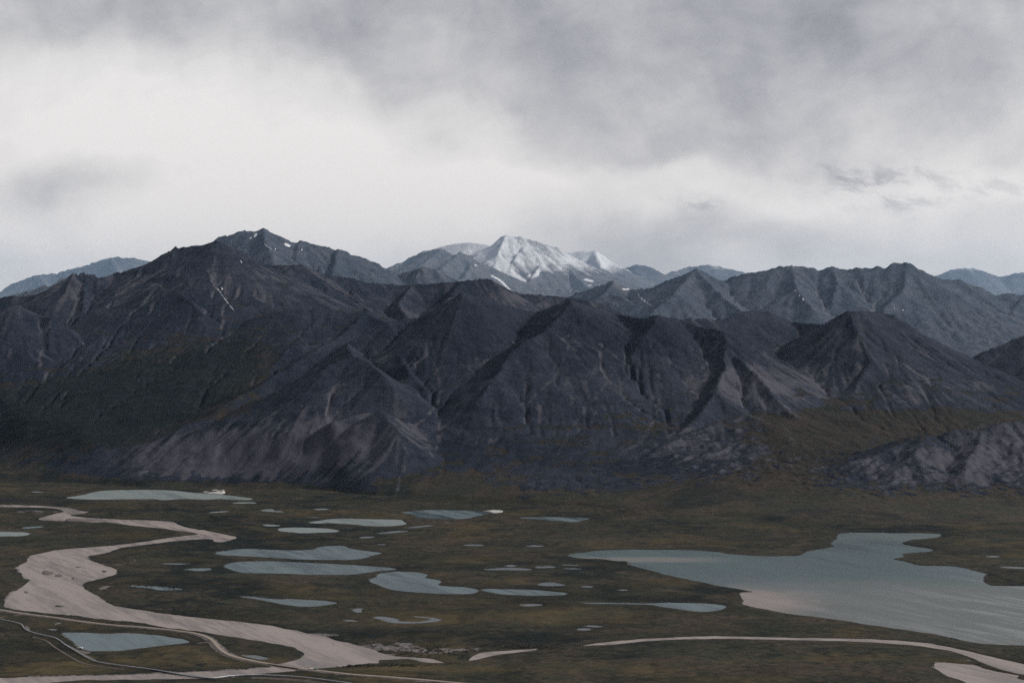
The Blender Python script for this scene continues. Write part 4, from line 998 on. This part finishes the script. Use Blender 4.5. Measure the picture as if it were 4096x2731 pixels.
# ------------------------------------------------------------------ snow and ice left by the lakes
def slab(name, poly, z, thick, mat, seed=0, label=None):
    p = chaikin(np.array(poly), 1); n = len(p)
    c = p.mean(0); inner = c + (p - c) * .72
    v = [(a, b, z - 1.5) for a, b in p] + [(a, b, z + thick * .55) for a, b in c + (p - c) * .97] + [(a, b, z + thick * (1 + .25 * math.sin(i * 1.7))) for i, (a, b) in enumerate(inner)]
    f = []
    for i in range(n):
        j = (i + 1) % n
        f += [(i, j, n + j, n + i), (n + i, n + j, 2 * n + j, 2 * n + i)]
    f.append(list(range(2 * n, 3 * n)))
    me = bpy.data.meshes.new(name); me.from_pydata(v, [], f); me.update(); me.materials.append(mat)
    for q in me.polygons: q.use_smooth = True
    o = link(bpy.data.objects.new(name, me))
    return o
ice = [c1([(1490,122),(1560,124),(1600,108),(1650,98),(1722,95),(1700,112),(1706,128),(1690,142),(1620,138),(1560,134)]),
       c2([(1745,268),(1800,266),(1850,254),(1950,247),(2050,249),(2068,258),(2030,268),(1920,278),(1830,283),(1815,276)])]
for p in ice:
    struct(slab("snowfield", [W(a, b, 3)[:2] for a, b in p], 2.2, 1.6, M_SNOW))
# gravel bars standing in the river
bars = [(c1([(315,738),(325,722),(345,718),(360,724),(400,730),(415,740),(390,752),(350,752),(325,748)]), M_SHOULDER), (c1([(408,758),(430,748),(455,745),(482,756),(470,768),(425,768)]), M_SHOULDER),
        (c1([(565,692),(590,687),(622,694),(600,701)]), M_SHOULDER), (c1([(763,726),(785,718),(810,725),(790,734)]), M_SHRUB), (c1([(540,778),(552,773),(563,780),(550,786)]), M_SHRUB),
        (c1([(178,882),(200,872),(222,884),(205,893)]), M_SHOULDER), (c1([(410,982),(440,981),(485,990),(470,995),(425,992)]), M_SHRUB), (c1([(480,345),(500,328),(560,325),(640,332),(740,338),(765,344),(700,350),(600,352),(540,350)]), M_SHOULDER)]
for p, m in bars:
    struct(slab("gravel_bar", [W(a, b, 0)[:2] for a, b in p], 0.0, 1.1, m))

# ------------------------------------------------------------------ road, shoulders, tracks
def resample(p, step):
    seg = np.linalg.norm(np.diff(p, axis=0), axis=1); s = np.concatenate([[0], np.cumsum(seg)])
    t = np.arange(0, s[-1], step); return np.stack([np.interp(t, s, p[:, k]) for k in range(p.shape[1])], 1)
def ribbon(name, line, profile, mat, jit=0.0):
    """profile: list of (offset across, z)"""
    n = len(line); t = np.gradient(line, axis=0); t /= np.linalg.norm(t, axis=1)[:, None]
    nrm = np.stack([-t[:, 1], t[:, 0]], 1)
    V = []
    for i in range(n):
        for k, (o_, z) in enumerate(profile):
            w_ = o_
            if jit and k in (0, len(profile) - 1): w_ = o_ * (1 + jit * math.sin(i * .9 + k) * .5 + jit * math.sin(i * .23 + 2 * k))
            q = line[i] + nrm[i] * w_
            V.append((q[0], q[1], z))
    m = len(profile)
    Fc = [(i * m + k, (i + 1) * m + k, (i + 1) * m + k + 1, i * m + k + 1) for i in range(n - 1) for k in range(m - 1)]
    me = bpy.data.meshes.new(name); me.from_pydata(V, [], Fc); me.update()
    if me.polygons[0].normal.z > 0: pass
    else: me.flip_normals()
    me.materials.append(mat)
    return link(bpy.data.objects.new(name, me))
rl = resample(road_line, 8.0)
bA, bB = np.array(W(1078, 2651, ROAD_Z)[:2]), np.array(W(1203, 2671, ROAD_Z)[:2])
ia = int(np.argmin(np.linalg.norm(rl - bA, axis=1))); ib = int(np.argmin(np.linalg.norm(rl - bB, axis=1)))
for a, b in ((0, ia + 1), (ib, len(rl))):
    part = rl[a:b]
    struct(ribbon("road_embankment", part, [(-17, .2), (-6.2, ROAD_Z - .25), (6.2, ROAD_Z - .25), (17, .2)], M_SHOULDER, .18))
    struct(ribbon("road", part, [(-4.6, ROAD_Z - .1), (0, ROAD_Z), (4.6, ROAD_Z - .1)], M_ROAD))
for tl, w_ in track_lines:
    struct(ribbon("track", resample(tl, 8), [(-w_ / 2 - 1.5, 1.3), (-w_ / 2, 2.3), (w_ / 2, 2.3), (w_ / 2 + 1.5, 1.3)], M_PAD, .1))

# ------------------------------------------------------------------ mesh builder for made things
class MB:
    def __init__(s): s.v = []; s.f = []
    def box(s, c, size, ax=(1, 0), taper=1.0):
        """box centred at c; ax = unit direction of its length in plan; size = (length, width, height)"""
        ux, uy = ax; L, Wd, Hh = [q / 2 for q in size]; b = len(s.v)
        for sz in (-1, 1):
            k = taper if sz > 0 else 1.0
            for sx, sy in ((-1, -1), (1, -1), (1, 1), (-1, 1)):
                s.v.append((c[0] + ux * sx * L * k - uy * sy * Wd * k, c[1] + uy * sx * L * k + ux * sy * Wd * k, c[2] + sz * Hh))
        s.f += [(b, b + 3, b + 2, b + 1), (b + 4, b + 5, b + 6, b + 7)] + [(b + i, b + (i + 1) % 4, b + 4 + (i + 1) % 4, b + 4 + i) for i in range(4)]
    def bar(s, a, b_, r, n=6):
        a = Vector(a); b_ = Vector(b_); d = (b_ - a).normalized()
        u = d.orthogonal().normalized(); v = d.cross(u); b = len(s.v)
        for p in (a, b_):
            for i in range(n):
                t = 2 * math.pi * i / n; s.v.append(tuple(p + u * math.cos(t) * r + v * math.sin(t) * r))
        s.f += [(b + i, b + (i + 1) % n, b + n + (i + 1) % n, b + n + i) for i in range(n)]
        s.f += [tuple(range(b + n - 1, b - 1, -1)), tuple(range(b + n, b + 2 * n))]
    def prism(s, c, prof, length, ax):
        """profile (across, z) extruded along ax"""
        ux, uy = ax; b = len(s.v); n = len(prof)
        for e in (-length / 2, length / 2):
            for (o_, z) in prof: s.v.append((c[0] + ux * e - uy * o_, c[1] + uy * e + ux * o_, c[2] + z))
        s.f += [(b + i, b + (i + 1) % n, b + n + (i + 1) % n, b + n + i) for i in range(n)]
        s.f += [tuple(range(b + n - 1, b - 1, -1)), tuple(range(b + n, b + 2 * n))]
    def tube(s, pts, r, n=10):
        b = len(s.v); m = len(pts)
        for i, p in enumerate(pts):
            t = Vector(pts[min(i + 1, m - 1)]) - Vector(pts[max(i - 1, 0)]); t.normalize()
            u = Vector((-t.y, t.x, 0)).normalized(); v = t.cross(u)
            for k in range(n):
                a = 2 * math.pi * k / n; s.v.append(tuple(Vector(p) + u * math.cos(a) * r + v * math.sin(a) * r))
        s.f += [(b + i * n + k, b + i * n + (k + 1) % n, b + (i + 1) * n + (k + 1) % n, b + (i + 1) * n + k) for i in range(m - 1) for k in range(n)]
        s.f += [tuple(range(b + n - 1, b - 1, -1)), tuple(range(b + (m - 1) * n, b + m * n))]
    def build(s, name, mat, parent=None, smooth=False, origin=(0, 0, 0)):
        me = bpy.data.meshes.new(name)
        me.from_pydata([(x - origin[0], y - origin[1], z - origin[2]) for x, y, z in s.v], [], s.f); me.update(); me.materials.append(mat)
        if smooth:
            for p in me.polygons: p.use_smooth = True
        o = link(bpy.data.objects.new(name, me))
        if parent is not None: o.parent = parent
        return o
def empty(name, loc, rz=0.0):
    o = bpy.data.objects.new(name, None); o.location = loc; o.rotation_euler = (0, 0, rz); o.empty_display_size = 2
    return link(o)

# ------------------------------------------------------------------ the elevated pipeline
pl = resample(pipe_line, 6.0)
bs_, be_ = np.array(W(612, 2673, PIPE_Z)[:2]), np.array(W(850, 2711, PIPE_Z)[:2])
i0 = int(np.argmin(np.linalg.norm(pl - bs_, axis=1))); i1 = int(np.argmin(np.linalg.norm(pl - be_, axis=1)))
pipeline = empty("pipeline", (pl[0][0], pl[0][1], 0))
tag(pipeline, "long silver elevated pipeline winding on steel supports past the near lake and over the channel", "pipeline")
b = MB(); b.tube([(x, y, PIPE_Z) for x, y in pl], .88, 12)
b.build("pipe", M_PIPE, pipeline, True, (pl[0][0], pl[0][1], 0))
step_n = 4
cnt = 0
for i in range(2, len(pl) - 2, step_n):
    if i0 - 1 <= i <= i1 + 1: continue
    if cnt >= 98: break
    x, y = pl[i]; t = pl[i + 1] - pl[i - 1]; t /= np.linalg.norm(t); nx_, ny_ = -t[1], t[0]
    m = MB()
    for s_ in (-1, 1): m.bar((x + nx_ * 1.9 * s_, y + ny_ * 1.9 * s_, .3), (x + nx_ * 1.9 * s_, y + ny_ * 1.9 * s_, PIPE_Z + .6), .26, 6)
    m.box((x, y, PIPE_Z - 1.05), (4.3, .6, .5), (nx_, ny_)); m.box((x, y, PIPE_Z - .8), (1.5, .9, .3), (nx_, ny_))
    m.build("support", M_POST, pipeline, False, (pl[0][0], pl[0][1], 0)); cnt += 1
# its bridge over the channel
A_ = Vector((*pl[i0], 0)); B_ = Vector((*pl[i1], 0)); L = (B_ - A_).length; ax = ((B_ - A_) / L).to_2d(); mid = (A_ + B_) / 2
pb = empty("pipeline_bridge", (mid.x, mid.y, 0))
tag(pb, "dark green steel girder bridge carrying the silver pipeline across the narrow channel", "bridge")
org = (mid.x, mid.y, 0)
m = MB(); n_ = Vector((-ax.y, ax.x, 0))
for s_ in (-1, 1): m.box((mid.x + n_.x * 1.7 * s_, mid.y + n_.y * 1.7 * s_, PIPE_Z - 2.35), (L, .25, 2.6), tuple(ax))
m.box((mid.x, mid.y, PIPE_Z - 1.02), (L, 3.9, .22), tuple(ax)); m.box((mid.x, mid.y, PIPE_Z - 3.66), (L, 4.3, .16), tuple(ax))
for k in range(int(L / 6)):
    p = A_ + (B_ - A_) * ((k + .5) / int(L / 6))
    for s_ in (-1, 1): m.box((p.x + n_.x * 1.9 * s_, p.y + n_.y * 1.9 * s_, PIPE_Z - 2.35), (.2, .2, 2.5), tuple(ax))
m.build("girder", M_STEEL, pb, False, org)
m = MB()
for s_ in (-1, 1): m.box((mid.x + n_.x * 2.15 * s_, mid.y + n_.y * 2.15 * s_, PIPE_Z - 3.45), (L * 1.0, .35, .3), tuple(ax))
m.build("walkway_edge", M_GREYBLUE, pb, False, org)
for fpx in (697, 778):
    p = min(((A_ + (B_ - A_) * q / 200) for q in range(201)), key=lambda v: abs(2048 + v.x / v.y * F_PX - fpx))
    m = MB()
    for s_ in (-1, 1):
        m.bar((p.x + n_.x * 2.2 * s_, p.y + n_.y * 2.2 * s_, -1.5), (p.x + n_.x * 1.8 * s_, p.y + n_.y * 1.8 * s_, PIPE_Z - 3.8), .8, 10)
    m.box((p.x, p.y, PIPE_Z - 4.0), (1.8, 6.0, .5), tuple(ax)); m.box((p.x, p.y, -.4), (3.5, 8.0, 1.4), tuple(ax), .85)
    m.build("pier", M_CONC, pb, False, org)
for p in (A_, B_):
    m = MB(); m.box((p.x, p.y, (PIPE_Z - 4) / 2 + .1), (3.0, 5.5, PIPE_Z - 3.4), tuple(ax)); m.build("abutment", M_CONC, pb, False, org)

# gravel work pad beside the pipe
pad_src = c1([(475,1262),(540,1292),(600,1318),(690,1330),(680,1342),(640,1350),(700,1375),(735,1400),(640,1362),(560,1322)])
struct(flat_poly("gravel_pad", [W(a, b, 2.1)[:2] for a, b in pad_src], 2.1, M_PAD))
struct(flat_poly("gravel_pad", [W(a, b, 2.1)[:2] for a, b in c1([(185,1138),(205,1135),(222,1150),(225,1172),(200,1165)])], 2.1, M_PAD))
off = resample(pipe_line, 12.)
t = np.gradient(off, axis=0); t /= np.linalg.norm(t, axis=1)[:, None]; nn = np.stack([-t[:, 1], t[:, 0]], 1)
k0 = int(np.argmin(np.linalg.norm(off - np.array(W(190, 2535, PIPE_Z)[:2]), axis=1))); k1 = int(np.argmin(np.linalg.norm(off - np.array(W(560, 2665, PIPE_Z)[:2]), axis=1)))
k2 = int(np.argmin(np.linalg.norm(off - np.array(W(1010, 2697, PIPE_Z)[:2]), axis=1)))
for (a, b_, o1) in ((k0, k1, -30.0), (k2, len(off), -22.0), (k2, len(off), -34.0)):
    ln = off[a:b_] + nn[a:b_] * o1
    if len(ln) > 3: struct(ribbon("service_track", ln, [(-3.4, 1.2), (-2.4, 2.2), (2.4, 2.2), (3.4, 1.2)], M_PAD, .15))

# ------------------------------------------------------------------ road bridge
A2 = Vector((*rl[ia], 0)); B2 = Vector((*rl[ib], 0)); L2 = (B2 - A2).length; ax2 = ((B2 - A2) / L2).to_2d(); md = (A2 + B2) / 2; n2_ = Vector((-ax2.y, ax2.x, 0))
rb = empty("road_bridge", (md.x, md.y, 0)); org = (md.x, md.y, 0)
tag(rb, "low gravel topped road bridge on piers over the silty river channel", "bridge")
m = MB(); m.box((md.x, md.y, ROAD_Z - .35), (L2, 9.6, .5), tuple(ax2)); m.build("deck", M_CONC, rb, False, org)
m = MB(); m.box((md.x, md.y, ROAD_Z - .03), (L2 + 8, 9.0, .12), tuple(ax2)); m.build("road_surface", M_ROAD, rb, False, org)
for s_ in (-1, 1):
    m = MB(); c_ = md + n2_ * 3.6 * s_
    m.box((c_.x, c_.y, ROAD_Z - 1.3), (L2, .5, 1.4), tuple(ax2)); m.build("girder", M_DARK, rb, False, org)
    m = MB(); c_ = md + n2_ * 4.9 * s_
    m.box((c_.x, c_.y, ROAD_Z + .75), (L2, .12, .35), tuple(ax2))
    for k in range(int(L2 / 5) + 1):
        p = A2 + (B2 - A2) * (k / int(L2 / 5)) + n2_ * 4.9 * s_
        m.box((p.x, p.y, ROAD_Z + .3), (.18, .18, .9), tuple(ax2))
    m.build("guard_rail", M_POST, rb, False, org)
for fpx, mt in ((1127, M_RUST), (1171, M_CONC)):
    p = min(((A2 + (B2 - A2) * q / 200) for q in range(201)), key=lambda v: abs(2048 + v.x / v.y * F_PX - fpx))
    m = MB()
    for q in (-1, 0, 1):
        c_ = p + n2_ * 3.3 * q; m.bar((c_.x, c_.y, -1.5), (c_.x, c_.y, ROAD_Z - 2.2), .55, 8)
    m.box((p.x, p.y, ROAD_Z - 2.2), (1.4, 9.2, .5), tuple(ax2)); m.box((p.x, p.y, -.3), (3.0, 10.5, 1.2), tuple(ax2), .9)
    m.build("pier", mt, rb, False, org)
for p in (A2, B2):
    m = MB(); m.box((p.x, p.y, ROAD_Z / 2 - .7), (4, 10.5, ROAD_Z + .4), tuple(ax2)); m.build("abutment", M_CONC, rb, False, org)

# ------------------------------------------------------------------ parked trucks by the lake, sheds by the bridge
def box_truck(px, py, rz, col, label, size=1.0):
    x, y, _ = W(px, py, 1.6)
    r = empty("box_truck", (x, y, 1.7), rz); tag(r, label, "truck")
    m = MB(); m.box((0, 0, 2.55 * size), (9.0 * size, 2.6 * size, 3.0 * size)); m.build("cargo_box", col, r)
    m = MB(); m.prism((6.0 * size, 0, .8), [(-1.2, 0), (1.2, 0), (1.2, 1.9), (1.0, 2.3), (-1.0, 2.3), (-1.2, 1.9)], 2.2 * size, (1, 0)); cab = m.build("cab", col, r)
    m = MB(); m.box((7.13 * size, 0, 2.35), (.06, 2.0, .8)); m.build("windscreen", M_GLASS, cab)
    m = MB(); m.box((1.0, 0, .85), (12.0 * size, 1.2, .3)); m.build("chassis", M_DARK, r)
    for wx in (-3.2, -2.0, 5.8):
        for s_ in (-1, 1):
            m = MB(); m.bar((wx * size, s_ * .95, .5), (wx * size, s_ * 1.25, .5), .5, 12); m.build("wheel", M_TYRE, r)
    m = MB(); m.box((-4.53 * size, 0, 2.5 * size), (.05, 2.3 * size, 2.6 * size)); m.build("rear_door", col, r)
    return r
box_truck(321.0, 2593.5, rad(96), M_WHITE, "white box truck, the middle of the three parked beside the near lake")
box_truck(327.5, 2593.5, rad(92), M_WHITE, "white box truck nearest the lake water, the rightmost of the three parked")
box_truck(311.0, 2594.0, rad(100), M_GREYBLUE, "pale grey smaller truck parked left of the two white ones by the lake", .85)

def shed(px, py, rz, wl, dp, ht, wallm, roofm, label, base=None):
    x, y, _ = W(px, py, 1.6)
    r = empty("shed", (x, y, 1.6), rz); tag(r, label, "shed")
    z0 = 0
    if base:
        m = MB(); m.box((0, 0, .5), (wl + 1.5, dp + 1.5, 1.4), (1, 0), .93); m.build("gravel_base", base, r); z0 = 1.0
    m = MB(); m.box((0, 0, z0 + ht / 2), (wl, dp, ht)); w_ = m.build("wall", wallm, r)
    m = MB(); m.prism((0, 0, z0 + ht), [(-dp / 2 - .4, 0.02), (dp / 2 + .4, 0.02), (dp / 2 + .4, .25), (0, 1.3), (-dp / 2 - .4, .25)], wl + .8, (1, 0)); m.build("roof", roofm, r)
    m = MB(); m.box((-wl * .2, -dp / 2 - .05, z0 + 1.2), (1.6, .1, 2.3)); d = m.build("door", M_GREYBLUE, r)
    m = MB(); m.box((wl * .25, -dp / 2 - .05, z0 + 1.7), (1.3, .1, .9)); m.build("window", M_GLASS, r)
    return r
shed(1245.5, 2676.5, rad(-6), 6.6, 9.0, 3.0, M_DARK, M_CREAM, "small dark shed with a cream roof beside the road just past the bridge")
shed(1264.5, 2679.0, rad(-6), 7.0, 6.0, 2.6, M_TEAL, M_TEAL, "small teal green shed beside the road just right of the cream roofed one", M_SHOULDER)

# ------------------------------------------------------------------ willow scrub (leafy clumps) on the gravel flats and banks
def shrubs():
    rs = np.random.RandomState(5); V = []; Fc = []
    zones = [(1500, 2590, 200, 20, 260), (1700, 2608, 170, 14, 160), (1300, 2553, 120, 12, 90), (700, 2470, 300, 40, 420), (620, 2340, 220, 30, 260), (1350, 2663, 90, 5, 120), (2150, 2590, 250, 10, 160), (1600, 2663, 120, 4, 80), (80, 2560, 120, 14, 80), (380, 2570, 30, 10, 40)]
    polys = [p for _, _, p, _ in WATERS[:5]] + [p for _, _, p, _ in WATERS[5:] if len(p) > 40]
    for (cx, cy, rx, ry, n) in zones:
        P = []
        for _ in range(n):
            a, b_ = rs.randn(2) * .6; P.append(W(cx + a * rx, cy + b_ * ry)[:2])
        P = np.array(P)
        keep = np.ones(len(P), bool)
        for q in polys: keep &= poly_sdf(P[:, 0], P[:, 1], q, 60.) > 6
        keep &= line_dist(P[:, 0], P[:, 1], road_line, 60.) > 16
        keep &= line_dist(P[:, 0], P[:, 1], pipe_line, 60.) > 12
        for x, y in P[keep]:
            R_ = rs.uniform(2.0, 5.5); hh = rs.uniform(1.2, 2.6)
            for k in range(26):                                  # leaf sprays through the volume
                th = rs.uniform(0, 6.283); rr = R_ * math.sqrt(rs.rand()); zz = 1.2 + hh * (1 - (rr / R_) ** 2) * rs.uniform(.4, 1.0)
                c = np.array([x + rr * math.cos(th), y + rr * math.sin(th), zz + .6])
                u = rs.randn(3); u /= np.linalg.norm(u); v = np.cross(u, rs.randn(3)); v /= np.linalg.norm(v); s_ = rs.uniform(.5, 1.1)
                b0 = len(V); V += [tuple(c - u * s_), tuple(c + v * s_ * .7), tuple(c + u * s_), tuple(c - v * s_ * .7)]; Fc.append((b0, b0 + 1, b0 + 2, b0 + 3))
    me = bpy.data.meshes.new("willow_scrub"); me.from_pydata(V, [], Fc); me.update(); me.materials.append(M_SHRUB)
    tag(link(bpy.data.objects.new("willow_scrub", me)), "low dark willow scrub on the gravel flats and river banks", "shrubs", kind="stuff")
shrubs()

# ------------------------------------------------------------------ the air
def haze():
    x0, x1, y0, y1, z0, z1 = -110000, 110000, -7000, 182000, -20, 8300
    m = MB(); m.box(((x0 + x1) / 2, (y0 + y1) / 2, (z0 + z1) / 2), (x1 - x0, y1 - y0, z1 - z0))
    mat, w = new_mat("haze")
    v = w.add('ShaderNodeVolumePrincipled')
    v.inputs['Color'].default_value = (.52, .74, 1.0, 1); v.inputs['Density'].default_value = HAZE
    v.inputs['Anisotropy'].default_value = 0.8
    o = w.add('ShaderNodeOutputMaterial'); w.l.new(v.outputs[0], o.inputs['Volume'])
    ob = m.build("haze", mat)
    tag(ob, "pale blue haze filling the air over the valley and mountains", "haze", kind="stuff")
HAZE = 4.6e-6
haze()
print("done", time.time() - T0)
